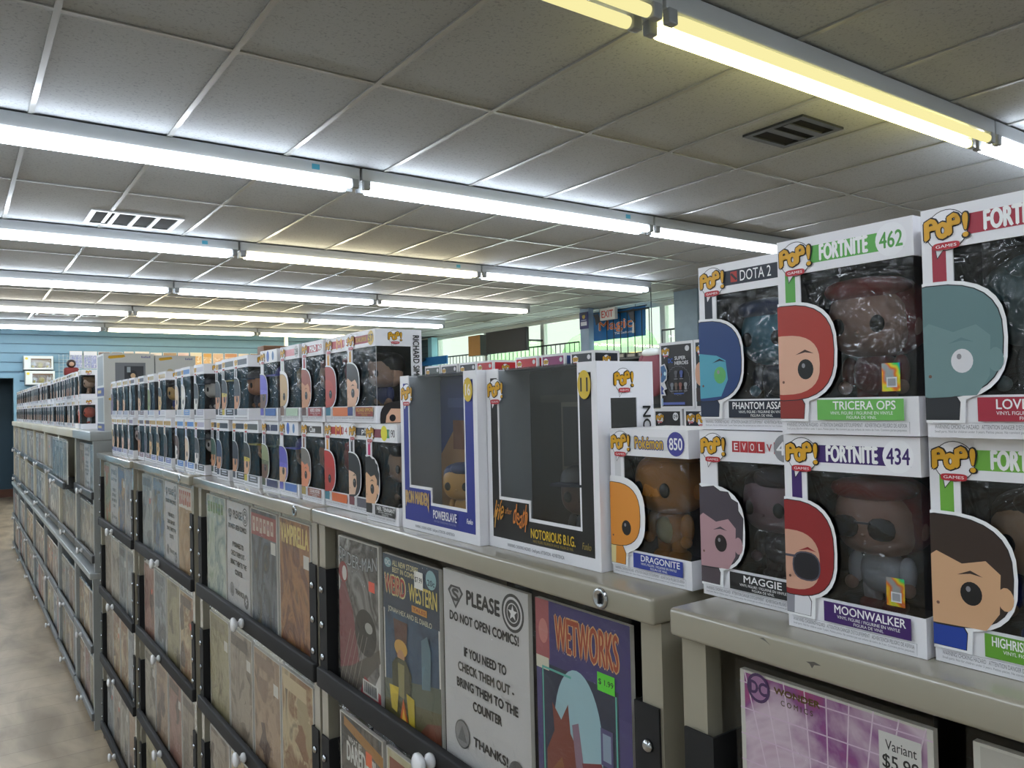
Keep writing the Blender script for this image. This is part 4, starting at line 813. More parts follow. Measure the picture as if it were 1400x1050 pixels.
# named smaller boxes
NB = [(B(band='#7c2b3c', band2='#2d7a4c', ovals=((.60, .0115, .0125, '#e6dc2a'),), num='190', ntx='#2b2230', strip='#c02468', name='NEIL TENNANT', nspan=(.36, .92), plate='#141416', skin=SK, hair='#141316', body='#17171a', style='spiky', sub='ROCKS', fig=True), .5665, 1.227, ZS, G0, 'toy box with yellow oval on green and red band, black-haired face, lower tier'),
 (B(band='#2b2833', title='p!', tspan=(.48, .62), th=.012, strip='#2b2833', plate='#5d5a66', skin='#d8b59c', hair='#1a1a20', body='#7a3a44', style='long', sub='ROCKS'), .587, 1.344, ZS, G0, 'toy box with long black-haired pale face, lower tier beside the yellow oval one'),
 (B(band='#b32d2c', title='M', tspan=(.46, .68), th=.019, tcol='#e2a11e', tb=.0, num='14', ntx='#b32d2c', strip='#dd9a2a', plate='#d9682c', skin='#b5342c', hair='#c02a26', body='#2f7a8c', sub='AD ICONS'), .588, 1.461, ZS, G0, 'toy box with red band, orange plate and red-haired red face, lower tier'),
 (B(band='#3d342c', title='Clue', tspan=(.40, .66), th=.012, tb=.05, strip='#7a4a32', plate='#8d4a34', name='COLONEL MUSTARD', skin='#d98a66', hair='#77716b', body='#a08a3c', sub='RETRO'), .585, 1.579, ZS, G0, 'toy box with brown band and grey-haired orange face, lower tier'),
 (B(band=None, ovals=((.46, .0095, .0125, '#3a62b8'), (.76, .007, .010, '#5a86b8')), strip='#c9c2b4', plate='#3c66b0', skin=SK, hair='#5a52b4', body='#5a52b4', style='cap', brim='#6a62c8', sub='BOOKS'), .585, 1.713, ZS, G0, 'toy box with blue oval and pale face in purple cap, lower tier'),
 (B(band='#1e2450', title='Y', tspan=(.46, .56), th=.014, tb=.08, plate='#1e2458', skin=SK3, hair='#8d9468', body='#4a5238', style='cap', brim='#5c6444', sub='HEROES'), .585, 1.835, ZS, G0, 'toy box with navy band and dark face in patterned green cap, lower tier'),
 (B(band='#9a2c30', title='RICHARD SIMMONS', tspan=(.33, .70), th=.009, tcol='#c9a13a', num='57', ncol='#c9a52c', ntx='#1a1614', strip='#c98f2c', name='RICHARD SIMMONS', nspan=(.34, .92), plate='#8d2a24', pcol='#d3b04a', skin='#dcae90', hair='#1f1a1a', body='#2c3a7a', side='RICHARD SIMMONS', sideskin=True, sub='ICONS', legs='#d3a482', shoe='#dcdce0'), .580, 1.328, ZT, G1, 'toy box ending the upper tier, its white side with tall black lettering showing'),
 (B(band='#b32d2c', title='M', tspan=(.46, .68), th=.019, tcol='#e2a11e', tb=.0, num='15', ntx='#b32d2c', strip='#dd9a2a', plate='#e0783c', skin='#b5402f', hair='#a8392c', body='#3a7a94', style='hood', sub='AD ICONS'), .586, 1.4445, ZT, G1, 'toy box with red band, orange plate and red hooded face, upper tier'),
 (B(band='#b03a44', title='MAD', tspan=(.38, .68), th=.012, tb=.06, num='29', ntx='#b03a44', strip='#a03038', plate='#a03038', name='ALFRED E. NEUMAN', skin=SK2, hair='#9a4a34', body='#5a3a34', sub='ICONS'), .582, 1.561, ZT, G1, 'toy box with red band and rust-haired face, upper tier'),
 (B(band='#d98a8f', num='28', ncol='#c9c9c9', ntx='#222222', strip='#cfd8cc', plate='#b5ccb4', pcol='#3a4a40', skin='#c9a878', hair='#c8a86c', body='#7a5a4a', style='bare', sub='ICONS'), .580, 1.686, ZT, G1, 'toy box with pink band, pale green plate and tan face, upper tier'),
 (B(band=None, ovals=((.46, .0095, .0125, '#3a62b8'), (.76, .007, .010, '#4a7ab0')), strip='#c9bfae', plate='#3c66b0', skin=SK3, hair='#6058c0', body='#6058c0', style='cap', brim='#7a72d0', sub='BOOKS'), .580, 1.823, ZT, G1, 'toy box with blue oval and dark face in purple cap, upper tier')]
for s, X, Y, Z, G, lab in NB: toy_box(s, X, Y, Z, lab, group=G)
# the many boxes farther along, smaller in the picture
FAR_T = [(.585, 2.052, '#1f2736', 'cap', '#17181c', SK2, '#2a3040', 1, '#c9cad2'), (.586, 2.169, '#3f4640', 'cap', '#15171a', SK2, '#c9b53a', 1, '#1f2736'), (.600, 2.286, '#2b3144', 'cap', '#1c1d22', SK2, '#1a1c24', 0, '#1f2736'), (.585, 2.466, '#c9c6d2', 'cap', '#2a2a30', '#e0dcd4', '#3a3d44', 1, '#b9b6c8'), (.585, 2.629, '#4f84c4', 'bare', '#e2ded4', '#e2ded4', '#d3d0c8', 0, '#6a9ad8'), (.592, 2.746, '#7d8288', 'short', '#d9c2a4', '#e0c4a4', '#8a8d92', 1, '#c9cad0'),
 (.585, 2.968, '#b9a27a', 'short', '#141418', '#d9b06a', '#3f4a9a', 1, '#e0dee4'), (.585, 3.157, '#b5a684', 'short', '#6f7c44', '#7d8a50', '#5a6a9a', 0, '#c4cede'), (.585, 3.342, '#3a2c44', 'short', '#1c1a1e', SK, '#5a5560', 0, '#5a2f38'), (.585, 3.533, '#4a3a48', 'short', '#8d9498', '#9aa0a4', '#6a5a60', 0, '#5a2f38'), (.585, 3.684, '#b9a67a', 'short', '#2a2422', SK, '#6a6a72', 0, '#aab0c8'), (.585, 3.832, '#b5a578', 'short', '#26211f', SK, '#5f6470', 0, '#aab0c8'), (.585, 3.985, '#c9c4b4', 'short', '#5a3f5c', '#7a5a80', '#6a5a70', 0, '#b0b6cc')]
FAR_B = [(.585, 1.977, '#4a4d48', 'cap', '#20221f', SK, '#c9b53a', 1, '#5a5d62'), (.590, 2.093, '#1c2130', 'cap', '#2a2d38', SK2, '#23283a', 0, '#141824'), (.585, 2.225, '#1f2434', 'cap', '#22345a', SK2, '#1f3052', 0, '#171b28'), (.600, 2.341, '#24283a', 'cap', '#2f5040', SK2, '#2a4a3c', 0, '#171b28'), (.585, 2.466, '#b9b4cc', 'cap', '#2a2829', '#e4dcd8', '#4a4a50', 1, '#2a2b30'), (.585, 2.588, '#4f86cc', 'bare', '#dcc4aa', '#dcc4aa', '#5a6aa8', 0, '#4a86d0'), (.585, 2.721, '#5a8cc8', 'long', '#5a3426', '#e6e0dc', '#3a3a40', 0, '#4a86d0'), (.585, 2.893, '#c09c58', 'short', '#26211f', '#4a2f26', '#4a4a52', 1, '#5a66b0'), (.585, 3.012, '#c09c58', 'short', '#241f1e', '#d9ae70', '#5a4a3c', 0, '#5a66b0'), (.585, 3.134, '#c09c58', 'short', '#3a2a22', '#d9b07c', '#5a4a3c', 0, '#5a66b0'), (.589, 3.251, '#4a3040', 'short', '#2a2830', '#5a4a5c', '#4a3a44', 0, '#7a3a4a'), (.587, 3.368, '#4f3a44', 'short', '#2a221f', '#b57a50', '#5a3a34', 0, '#7a3a4a'),
 (.585, 3.577, '#8a7a94', 'short', '#8d9094', '#d9bcb0', '#8a8a90', 1, '#b8b6cc'), (.585, 3.719, '#cdbb92', 'short', '#1f1c1c', '#d9a88c', '#8a7a80', 0, '#b5b0cc'), (.585, 3.843, '#c9b88c', 'short', '#24201f', SK, '#3a4a86', 0, '#4a549a'), (.585, 3.962, '#c4b58e', 'short', '#24201f', SK, '#3a4a86', 0, '#4a549a')]
cw = {'#1f2736': 'navy', '#3f4640': 'olive grey', '#2b3144': 'dark navy'}
def hue(h):
    r, g, b = [int(h[i:i+2], 16) for i in (1, 3, 5)]
    mx, mn = max(r, g, b), min(r, g, b)
    if mx-mn < 22: return 'white' if mx > 190 else 'grey' if mx > 95 else 'charcoal'
    if b == mx: return 'blue' if mx-mn > 70 else 'slate' if mx < 120 else 'lilac'
    if r == mx: return 'tan' if g > b+15 else 'plum'
    return 'olive'
R = random.Random(5)
for tier, Z, lst, G in (('upper', ZT, FAR_T, G1), ('lower', ZS, FAR_B, G0)):
    for i, (X, Y, band, st, hr, sk, bo, fg, pl) in enumerate(lst):
        n = i+(5 if tier == 'upper' else 6)
        toy_box(B(band=band, strip=band, plate=pl, style=st, hair=hr, skin=sk, body=bo, brim=bo if st == 'cap' else hr, num='', title='', fig=bool(fg), ru=.041), X, Y, Z, '%s-banded toy box, %s past the purple cap one, front row %s tier' % (hue(band), ['next', 'second', 'third', 'fourth', 'fifth', 'sixth', 'seventh', 'eighth', 'ninth', 'tenth', 'eleventh', 'twelfth', 'thirteenth', 'fourteenth', 'fifteenth', 'sixteenth'][i], tier), detail=1, group=G)
# ---------------------------------------------------------------- second row behind: its cabinets and boxes seen from the back
for i in range(5):
    cabinet_y = [1.0, 1.9, 2.8, 3.7, 4.6][i]
    e = empty('rear_cabinet', (1.10, cabinet_y, 0)); tag(e, 'beige cabinet of the rear row, %s from the camera, seen only behind the front row' % ordn[i], 'cabinet', 'rear cabinets')
    b = MB(); b.bbox(-.06, .52, -.89, 0, 1.279, 1.306, BEIGE, .004); b.box(-.05, .50, -.885, -.005, 0, 1.279, BEIGE); b.build('cabinet_body', e)
def back_box(X, Y, Z, w, d, band, sidecol, label, art=None):
    root = empty('toy_box', (X+d/2, Y-w/2, Z), -math.pi/2); tag(root, label, 'toy box', 'toy boxes of the rear row')
    h = .165; b = MB(); x0, x1, y0, y1 = -w/2, w/2, -d/2, d/2; b.box(x0, x1, y0, y1, 0, h, WHITE)
    A = Art(b, (x0, y0, 0), (1, 0, 0), (0, 0, 1), (0, -1, 0)); A.rect(.006, .006, w-.006, h-.007, band)
    A.text('x', w*.5, h*.9, w*.51, h*.905, band); toylogo(A, .022, h-.024, .026, 'HEROES', art is not None); A.ell(w-.018, h-.018, .007, .007, '#d9d8dc', 16)
    if art: art(A, w, h)
    A = Art(b, (x1, y0, 0), (0, 1, 0), (0, 0, 1), (1, 0, 0)); A.rect(.008, h-.034, d-.008, h-.007, sidecol); toylogo(A, d/2, h-.026, .030, 'HEROES', True); A.rect(.008, .03, d-.008, h-.036, '#26262b')
    b.build('carton', root); return root
def dcart(A, w, h):
    A.text('DC', .030, h-.052, .046, h-.040, '#2f5ab0', .08); A.text('SUPER', .052, h-.045, .088, h-.036, '#d6d6da', .06); A.text('HEROES', .052, h-.057, .096, h-.048, '#d6d6da', .06)
    n = 24; cx, cy, r = w*.56, h*.42, .036
    for i in range(n):
        a0, a1 = 2*math.pi*i/n, 2*math.pi*(i+1)/n; A.line((cx+r*math.cos(a0), cy+r*.95*math.sin(a0)), (cx+(r+.003)*math.cos(a1), cy+(r+.003)*.95*math.sin(a1)), .0012, '#6a6a70')
    for u, v, c in ((.50, .50, '#5a5a60'), (.66, .50, '#4a5a9a'), (.38, .32, '#7a8088'), (.50, .32, '#6a5a50'), (.63, .32, '#8a5a50'), (.78, .32, '#9a9aa0')):
        A.ell(w*u, h*v+.006, .0055, .0055, c, 14, .8); A.rect(w*u-.0035, h*v-.006, w*u+.0035, h*v+.001, c); A.rect(w*u-.006, h*v-.010, w*u+.006, h*v-.0085, '#9a9aa0')
    A.rect(w*.44, h*.215, w*.72, h*.235, '#3a5aa8')
    A.poly([(.006, h*.66), (.020, h*.68), (.028, h*.58), (.026, h*.44), (.018, h*.40), (.026, h*.30), (.016, h*.28), (.022, h*.20), (.006, h*.20)], '#d9dade'); A.poly([(.006, h*.64), (.018, h*.66), (.025, h*.58), (.023, h*.46), (.012, h*.40), (.006, h*.40)], '#3d6a9a'); A.poly([(.006, h*.60), (.010, h*.52), (.006, h*.46)], '#6a2f3a'); A.ell(.020, h*.53, .004, .005, '#bfe0ea', 14); A.poly([(.006, h*.36), (.016, h*.30), (.010, h*.27), (.015, h*.22), (.006, h*.22)], '#34509a')
    A.rect(.012, .010, w*.75, .016, '#5a6ab8'); A.rect(.006, .008, .012, .026, '#a9c0e0')
ZR = 1.3065; ZR2 = ZR+.1655
back_box(1.45, 1.397, ZR2-.001, .111, .10, '#1d1d21', '#1d1d21', 'black backed toy box with small figures printed on it, left of the dark navy box', dcart)
back_box(1.45, 1.284, ZR2-.001, .115, .10, '#17222a', '#17222a', 'black backed toy box half hidden by the dark navy box', lambda A, w, h: (A.ell(.030, h*.50, .026, .030, '#d9a88c', 24, .75), A.ell(.040, h*.49, .004, .006, '#17171a', 14), A.poly([(.006, h*.10), (.04, h*.12), (.036, h*.28), (.006, h*.30)], '#3a2c2c')))
back_box(1.452, 1.424, ZR, .095, .10, '#15181c', '#15181c', 'black toy box below the figure-printed box, its top edge showing', lambda A, w, h: (A.ell(w-.020, h-.020, .009, .010, '#e2e2e6'), A.text('09', w-.027, h-.025, w-.013, h-.015, '#17171a', .03)))
back_box(1.452, 1.322, ZR, .11, .10, '#111a2a', '#111a2a', 'navy toy box below the half hidden box, its gold logo showing', lambda A, w, h: toylogo(A, w*.55, h-.026, .042, 'HEROES'))
for i, (Y, w, band, sc, lab) in enumerate([(2.606, .112, '#3f4a44', '#3f4a44', 'grey-green backed'), (2.487, .115, '#1d2026', '#1d2026', 'black backed, left of two alike'), (2.360, .110, '#1d2026', '#1d2026', 'black backed, right of two alike'), (2.247, .100, '#c01626', '#c01626', 'red backed and red sided'), (2.020, .115, '#c01626', '#c01626', 'red sided, half hidden'), (1.885, .112, '#8a2a66', '#2a4a8a', 'magenta and blue banded'), (1.747, .098, '#1a1e28', '#141a26', 'navy backed with gold emblem')]):
    back_box(1.45, Y, ZR2-.001, w, .10, band, sc, '%s toy box in the rear row behind the album boxes' % lab); back_box(1.45, Y, ZR, w, .10, band, sc, 'rear row toy box under the %s one' % lab)
for i, Y in enumerate((4.20, 4.085)):
    for t in range(2): back_box(1.45, Y, ZR+.1655*t, .11, .10, '#2a2a30', '#2a2a30', 'rear row toy box stack member %s of pile %s near the ceiling pole' % (['lowest', 'middle'][t], ['one', 'two'][i]))
    back_box(1.45, Y, ZR+.331, .11, .10, ['#1d1f24', '#a03038'][i], '#1d1f24', '%s topped toy box peeking above the front row near the pole' % ['black', 'red'][i])
b = MB(); b.bbox(-.09, .09, -.06, .06, 0, .54, mat('#6b4a34', .6), .006); tag(b.build('wooden_crate', None, (1.52, 4.49, 1.3065)), 'brown wooden crate top peeking above the front row boxes', 'crate')
# white wide boxes at the start of the far row
def wide_box(x, y, z, w, d, h, label, win=True):
    root = empty('carton_box', (x+w/2, y+d/2, z)); tag(root, label, 'toy box', 'big white boxes'); b = MB(); b.box(-w/2, w/2, -d/2, d/2, 0, h, mat('#d6d6d2', .45))
    A = Art(b, (-w/2, -d/2, 0), (1, 0, 0), (0, 0, 1), (0, -1, 0))
    A.poly([(w*.08, h*.90), (w*.10, h*.94), (w*.40, h*.97), (w*.42, h*.92), (w*.36, h*.90), (w*.12, h*.87)], '#dba818'); [A.rect(w*(.74+.027*q), h*.895, w*(.757+.027*q), h*(.945 if q % 3 == 0 else .93), '#6a6aa8') for q in range(7)]
    if win: A.rect(w*.22, h*.30, w*.82, h*.78, '#7d8086'); A.rect(w*.40, h*.34, w*.78, h*.70, '#3a3c42'); A.ell(w*.56, h*.50, w*.09, h*.10, '#2a2a2e', 18); A.ell(w*.57, h*.47, w*.05, h*.06, '#d9b890', 16); A.rect(w*.45, h*.55, w*.52, h*.68, '#a9b4bc')
    else: A.ell(w*.36, h*.60, w*.08, h*.07, '#cbb894', 18)
    A = Art(b, (-w/2, d/2, 0), (0, -1, 0), (0, 0, 1), (-1, 0, 0)); A.rect(d*.1, h*.25, d*.9, h*.95, '#8f9598'); A.rect(0, 0, d, h*.2, '#26327a'); A.rect(d*.1, h*.07, d*.6, h*.14, '#c9b26a')
    b.build('carton', root); return root
wide_box(.585, 4.20, 1.4005, .225, .22, .168, 'big white box lowest in the first pile of the far row'); wide_box(.585, 4.20, 1.569, .225, .22, .205, 'big white box with yellow tag and grey window picture on the far row'); wide_box(.815, 4.20, 1.4005, .19, .22, .165, 'big white box lowest in the second pile of the far row', False); wide_box(.815, 4.20, 1.566, .19, .22, .200, 'big white box with yellow tag and small round face on the far row', False)
for i, zz in enumerate((ZS, ZT-.002)):
    root = toy_box(B(band='#b9b6ae', strip='#b9b6ae', plate='#26307a', pcol='#8088b8', style='short', hair='#c9b26a', skin='#8d9296', body='#26307a', title='', num='', fig=False), .600, 4.082 if i == 0 else 4.10, zz, 'toy box with navy plate at the far end of the front row, %s tier' % ('lower', 'upper')[i], detail=1, group=(G0, G1)[i])
# ---------------------------------------------------------------- boxes along the far row, copies of a few kinds
protos = []
PK = [('#c9b98c', '#26221f', SK, '#8a8a90', '#c9cad8', 0), ('#2a2f3a', '#1c1c20', SK2, '#3a3f4a', '#2a2f44', 0), ('#c4c2c8', '#b5b2ac', '#e0c8b4', '#9a9aa2', '#b9bccb', 1), ('#9aa0a8', '#4a4a50', SK, '#5a6070', '#8d92a8', 0), ('#cfc6a8', '#1b1b1e', '#e0d6cc', '#c9402c', '#d8d6da', 1)]
ords = lambda n: '%d%s' % (n, 'th' if 10 <= n % 100 <= 20 else {1: 'st', 2: 'nd', 3: 'rd'}.get(n % 10, 'th'))
R = random.Random(9); first = {}
def far_row_box(pi, X, Y, Z, label, group):
    if pi not in first:
        p = PK[pi]; first[pi] = toy_box(B(band=p[0], strip=p[0], hair=p[1], skin=p[2], body=p[3], plate=p[4], title='', num='', fig=bool(p[5]), ru=.040), X, Y, Z, label, detail=1, group=group); return first[pi]
    r = copy_tree(first[pi]); r.location = (X+BD/2, Y-BW/2, Z); r['label'] = label; r['group'] = group; return r
toy_box(B(band='#d3d8e0', strip='#e0a090', hair='#e0593c', skin='#e0593c', body='#c9c9cf', style='bare', plate='#d9dade', title='', num=''), .556, 4.90, 1.4005, 'white toy box holding a bright orange figure on the far row', detail=1)
toy_box(B(band='#d3d0c8', strip='#cfcac0', hair='#8a6238', skin='#dcb89c', body='#b58a6c', plate='#d9d8da', title='', num=''), .556, 4.90, 1.5615, 'white toy box with tan face above the orange figure box', detail=1)
for tier, Z in enumerate((1.4005, 1.5615)):
    y = 5.03; k = 0
    while y < 10.2:
        k += 1; y += .117+R.choice((0, 0, .004, .03)); pi = R.randint(0, 4)
        if R.random() < .04 and tier: continue
        far_row_box(pi, .556+R.uniform(0, .012), y, Z, 'small window toy box, %s from the near end, %s tier of the far row' % (ords(k), ('lower', 'upper')[tier]), 'toy boxes on the far row')
b = MB(); b.bbox(-.04, .04, -.03, .03, 0, .05, mat('#7a2420', .6), .012); b.sell((0, 0, .075), .026, .024, .026, mat('#2a1a18', .5), .9, 16, 10); b.sell((0, -.018, .072), .015, .01, .015, mat('#c9a184', .5), 1, 12, 8)
tag(b.build('plush_figure', None, (.60, 5.62, 1.7225)), 'small dark red seated figure on top of the far row boxes', 'figure')
# ---------------------------------------------------------------- things on the far blue wall
def chick_box(x, z, label):
    root = empty('display_box', (x, YB-.10, z)); tag(root, label, 'toy box', 'yellow figure boxes on the blue wall'); w, h, d = .43, .225, .16; t = .006; c = mat('#dfe6e2', .4); b = MB()
    b.box(-w/2, w/2, d/2-t, d/2, 0, h, mat('#b89a68', .6)); b.box(-w/2, w/2, -d/2, d/2, 0, t, c); b.box(-w/2, w/2, -d/2, d/2, h-t, h, c); b.box(-w/2, -w/2+t, -d/2, d/2, t, h-t, c); b.box(w/2-t, w/2, -d/2, d/2, t, h-t, c)
    b.box(-w/2, -w*.26, -d/2, -d/2+t, t, h-t, c); b.box(w*.43, w/2, -d/2, -d/2+t, t, h-t, c); b.box(-w*.26, w*.43, -d/2, -d/2+t, h*.80, h-t, c); b.box(-w*.26, w*.43, -d/2, -d/2+t, t, h*.12, c)
    A = Art(b, (-w/2, -d/2, 0), (1, 0, 0), (0, 0, 1), (0, -1, 0)); A.ell(w*.10, h*.80, .022, .02, '#e6cf3c', 18); A.rect(w*.26, h*.70, w*.92, h*.80, '#6a4a2c')
    b.build('carton', root)
    for xx, cc in ((-.08, '#e4e6da'), (.025, '#e8cf2c'), (.13, '#e9dcd0')):
        q = MB(); q.sell((xx, 0, .075), .042, .04, .05, mat(cc, .5), .9, 16, 10); q.sell((xx, -.035, .05), .02, .015, .022, mat('#e8cf2c', .5), 1, 10, 8); q.build('toy_figure', root)
    MB().box(-w*.26, w*.43, -d/2+.001, -d/2+.002, h*.12, h*.80, ALBWIN).build('window_film', root)
    q = MB(); q.box(-w/2, w/2, -d/2, d/2+.02, -.012, -.002, mat('#39464c', .4)); tag(q.build('wall_shelf', None, (x, YB-.10, z)), 'thin dark shelf under the %s' % label.split(' on ')[0], 'shelf')
chick_box(1.15, 2.205, 'upper white box of yellow and white figures on the blue wall'); chick_box(1.17, 1.955, 'lower white box of yellow and white figures on the blue wall')
# wire grid and the rack of posters
b = MB(); wm = mat('#c9d6d8', .4)
for i in range(9): b.cyl((1.46+.06*i, YB-.03, 1.7), (1.46+.06*i, YB-.03, 2.47), .003, wm, 6)
for i in range(13): b.cyl((1.45, YB-.03, 1.72+.06*i), (1.95, YB-.03, 1.72+.06*i), .003, wm, 6)
tag(b.build('wire_grid'), 'white wire grid panel on the blue wall beside the figure boxes', 'wire grid')
R = random.Random(12); x = 1.62; k = 0
PC = [['#b9c4e0', '#8088c0', '#e6e8f0'], ['#7a6a6c', '#c9a08c', '#4a4a58'], ['#e6c4bc', '#d98a7c', '#f0e2d8'], ['#c9585c', '#e0b0a4', '#8a4a50'], ['#f0e2c4', '#d9a04a', '#e8cfa8'], ['#f2dcc4', '#e0b890', '#c98a5c'], ['#f4e8d4', '#c9b08a', '#a88a6a'], ['#e9d8c9', '#d0684c', '#f0e4d8']]
while x < 5.15:
    w = R.uniform(.17, .26)
    for rr in range(2):
        k += 1; p = PC[min(7, int((x-1.6)/.45))] if R.random() < .7 else R.choice(PC)
        b = MB(); b.box(0, w-.02, -.008, 0, 0, .30, mat('#e6e2da', .5)); A = Art(b, (.008, -.008, .008), (1, 0, 0), (0, 0, 1), (0, -1, 0), 1e-4); A.rect(0, 0, w-.036, .284, cover(p, 14, 3, .2)); A.rect(0, .22, w-.036, .284, R.choice(p))
        tag(b.build('wall_poster', None, (x, YB-.004, 2.235-.34*rr+R.uniform(-.01, .01))), 'bagged print in the %s row on the blue wall, %s from its left end' % (('upper', 'lower')[rr], ords((k+1)//2)), 'print', 'prints racked on the blue wall')
    x += w
b = MB(); b.cyl((0, 0, 0), (0, 0, CEIL), .035, mat('#dcdcd4', .4), 16); b.lathe((0, 0, CEIL-.03), (0, 0, 1), [(0, .06), (.03, .07)], mat('#dcdcd4', .4), 16); struct(b, 'trim_4', 'white round pole near the far wall').location = (5.05, 14.35, 0)
b = MB(); b.bbox(-1.9, 1.9, -.2, .2, 0, 1.55, mat('#aab0ae', .5), .01); b.box(-1.9, 1.9, -.22, .22, 1.55, 1.58, mat('#c4c8c4', .5)); tag(b.build('display_counter', None, (3.7, 14.6, 0)), 'grey display counter before the far blue wall', 'counter')
# ---------------------------------------------------------------- by the windows
e = empty('television', (7.9, 11.25, 2.345)); tag(e, 'black flat television hanging before the window', 'television')
b = MB(); b.bbox(-.03, .03, -.62, .62, 0, .40, mat('#202124', .35), .01); b.build('television_casing', e); b = MB(); b.box(-.036, -.0305, -.60, .60, .02, .38, mat('#2a2a2b', .6)); b.build('television_screen', e)
b = MB(); b.cyl((.03, -.30, .2), (XR+.062-7.9, -.32, .2), .018, mat('#3a3c40', .4)); b.box(.03, .06, -.40, -.20, .1, .3, mat('#3a3c40', .4)); b.build('wall_arm', e)
e = empty('loudspeaker', (7.98, 12.31, 2.35)); tag(e, 'wood-faced loudspeaker with black side hanging by the window', 'loudspeaker')
b = MB(); b.box(-.075, .09, -.20, .20, 0, .38, mat('#17181a', .5)); b.build('speaker_case', e); b = MB(); b.box(-.082, -.0755, -.198, .198, .004, .376, mat('#a8793e', .6, 0, .1, 50, 0, .1)); b.build('speaker_front', e)
b = MB(); b.cyl((.085, .1, .19), (XR+.062-7.98, .43, .19), .015, mat('#3a3c40', .4)); b.build('wall_arm', e)
e = empty('exit_sign', (8.15, 8.885, 2.70)); tag(e, 'white EXIT sign with red letters before the blue banner', 'exit sign')
b = MB(); b.bbox(-.03, .03, -.17, .17, 0, .18, mat('#e3e2de', .4), .006); b.build('sign_housing', e); q = MB(); A = Art(q, (-.0302, .17, 0), (0, -1, 0), (0, 0, 1), (-1, 0, 0), 1e-4); A.text('EXIT', .04, .035, .30, .145, '#d0564a', .04); q.build('sign_letters', e)
b = MB(); b.cyl((0, 0, .18), (0, 0, CEIL-2.70-.001), .012, mat('#cfd0cc', .4)); b.build('ceiling_stem', e)
e = empty('hanging_banner', (8.27, 8.83, 2.41)); tag(e, 'blue cloth banner with orange lettering hanging before the window', 'banner')
n = 24; vs = []; fs = []
for j in range(7):
    for i in range(n+1): vs.append((.012*math.sin(i*.9)+.004*j*math.sin(i*.5), .61-1.22*i/n, .44-.44*j/6))
for j in range(6):
    for i in range(n): fs.append([j*(n+1)+i, j*(n+1)+i+1, (j+1)*(n+1)+i+1, (j+1)*(n+1)+i])
q = MB(); q.add(vs, fs, mat('#1f6fae', .6, 0, 0, 6, 0, .15), True); q.build('banner_cloth', e)
q = MB(); A = Art(q, (-.030, .61, 0), (0, -1, 0), (0, 0, 1), (-1, 0, 0), 2e-4)
A.text('Magic', .22, .10, .98, .30, '#e9e4dc', .06); A.text('Magic', .23, .105, .97, .295, '#d3723c', .03); A.text('The Gathering', .58, .055, 1.0, .10, '#dfe6ea', .04)
A.poly([(.10, .42), (.22, .42), (.28, .30), (.16, .24), (.14, .34)], '#1c2430'); A.poly([(.86, .40), (1.02, .42), (1.04, .20), (.94, .26)], '#3a3f48'); A.poly([(.96, .06), (1.03, .06), (1.03, .20), (.98, .22)], '#c9ccce'); q.build('banner_print', e)
q = MB(); q.cyl((0, .64, .445), (0, -.64, .445), .008, mat('#2a2c30', .4)); q.cyl((0, .4, .445), (0, .4, .485), .004, mat('#2a2c30', .4)); q.cyl((0, -.4, .445), (0, -.4, .485), .004, mat('#2a2c30', .4)); q.build('banner_rod', e)
b = MB(); pm = mat('#8fa6c0', .5, 0, 0, 5, 0, .2); b.box(-.05, .05, -.10, .10, 0, CEIL, pm); o = struct(b, 'trim_5', 'grey blue post between the plain window and the banner'); o.location = (8.05, 9.28, 0)
b = MB(); b.box(-.062, -.052, -.10, .10, 0, .26, mat('#23286a', .5)); A = Art(b, (-.062, .10, 0), (0, -1, 0), (0, 0, 1), (-1, 0, 0), 2e-4); A.rect(.03, .05, .17, .11, '#cfd3e0'); A.ell(.10, .19, .035, .035, '#c9b45a'); A.rect(.02, .215, .18, .255, '#14183a'); A.rect(.04, .125, .16, .14, '#a9aed0')
tag(b.build('hanging_sign', None, (8.05, 9.28, 2.59)), 'small navy sign with pale label at the top of the blue post', 'sign')
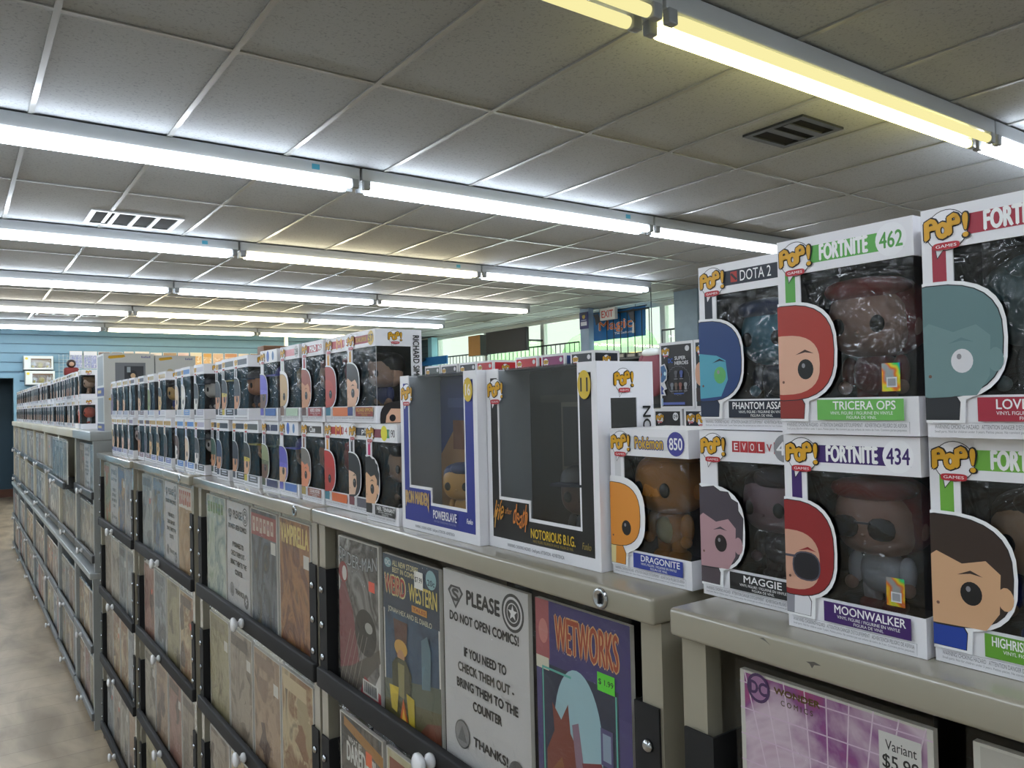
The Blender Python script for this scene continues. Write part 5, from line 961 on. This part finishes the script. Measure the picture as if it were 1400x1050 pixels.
# black security bars
def bars(y0, y1, z0, z1, step, label, x=8.371):
    b = MB(); m = mat('#20282a', .5); b.box(x-.008, x+.008, y0, y1, z1-.012, z1+.012, m); b.box(x-.008, x+.008, y0, y1, z0-.012, z0+.012, m); y = y0
    while y <= y1+1e-6: b.cyl((x, y, z0), (x, y, z1), .007, m, 8); y += step
    tag(b.build('security_bars'), label, 'window bars')
bars(9.85, 14.45, .94, 2.44, .125, 'long black bar railing across the three farther windows'); bars(8.10, 9.16, 2.12, 2.80, .152, 'black bar grille in front of the blue banner', 8.22); bars(7.32, 8.0, .94, 2.47, .17, 'short black bar railing across the rightmost window')
b = MB(); b.bbox(-.02, .02, -.75, .75, 0, .17, mat('#2a6fb0', .5), .004); tag(b.build('blue_board', None, (8.215, 14.58, 2.29)), 'blue board along the window bottom in the far right corner', 'sign board')
e = MB(); e.lathe((0, 0, 0), (0, 0, 1), [(0, .02), (.02, .06), (.06, .14), (.10, .15), (.12, .12), (.125, .02)], mat('#191b1e', .4), 20); tag(e.build('black_cap', None, (8.046, 14.72, 2.34)), 'black cap hanging in front of the blue board', 'cap')
# shelving with dark stock under the banner window
e = empty('display_shelf', (7.85, 8.0, 0)); tag(e, 'dark stocked shelf below the banner window', 'shelf'); b = MB(); dk = mat('#4a4d4f', .5)
for z in (.1, .6, 1.1, 1.6, 2.04): b.box(-.2, .2, -1.1, 1.1, z, z+.025, dk)
b.box(.18, .2, -1.1, 1.1, 0, 2.1, dk); b.box(-.2, .2, 1.08, 1.1, 0, 2.06, dk); b.box(-.2, .2, -1.1, -1.08, 0, 2.06, dk); b.build('shelf_frame', e)
R = random.Random(2)
for r, z in enumerate((.126, .626, 1.126, 1.626, 2.066)):
    y = 6.98
    for k in range(9):
        w = .2; c = R.choice(['#3a3d40', '#5a5d5f', '#2a2c30', '#6a6d70', '#8a8478']); hh = R.uniform(.16, .3) if r < 4 else R.uniform(.06, .12)
        b = MB(); b.bbox(-.12, .12, 0, w, 0, hh, mat(c, .5), .006); b.box(-.1215, -.119, .03, w-.03, hh*.2, hh*.75, mat(R.choice(['#a9a59a', '#7a8288', '#8d5a4c']), .5))
        tag(b.build('stock_box', None, (7.83, y, z)), '%s stock box %s from the right on the %s shelf below the banner window' % (hue(c), ords(k+1), ['lowest', 'second', 'third', 'fourth', 'top'][r]), 'stock box', 'dark stock under the banner window'); y += .222
e = empty('hanging_jacket', (7.0, 6.86, 1.55)); tag(e, 'maroon jacket with white shoulders hanging behind the black album box', 'jacket')
b = MB(); mr = mat('#7d4450', .7, 0, .1, 20); wh = mat('#dfe4e4', .6)
b.sell((0, 0, .26), .08, .17, .30, mr, .8, 20, 14); b.sell((0, -.18, .22), .06, .06, .26, mr, .9, 14, 10); b.sell((0, .18, .22), .06, .06, .26, mr, .9, 14, 10); b.build('jacket_body', e)
b = MB(); b.sell((0, 0, .50), .085, .16, .06, wh, .9, 18, 10); b.build('jacket_yoke', e); b = MB(); b.cyl((0, 0, .54), (0, 0, CEIL-1.55-.002), .006, mat('#3a3c40', .4)); b.build('hanger_wire', e)
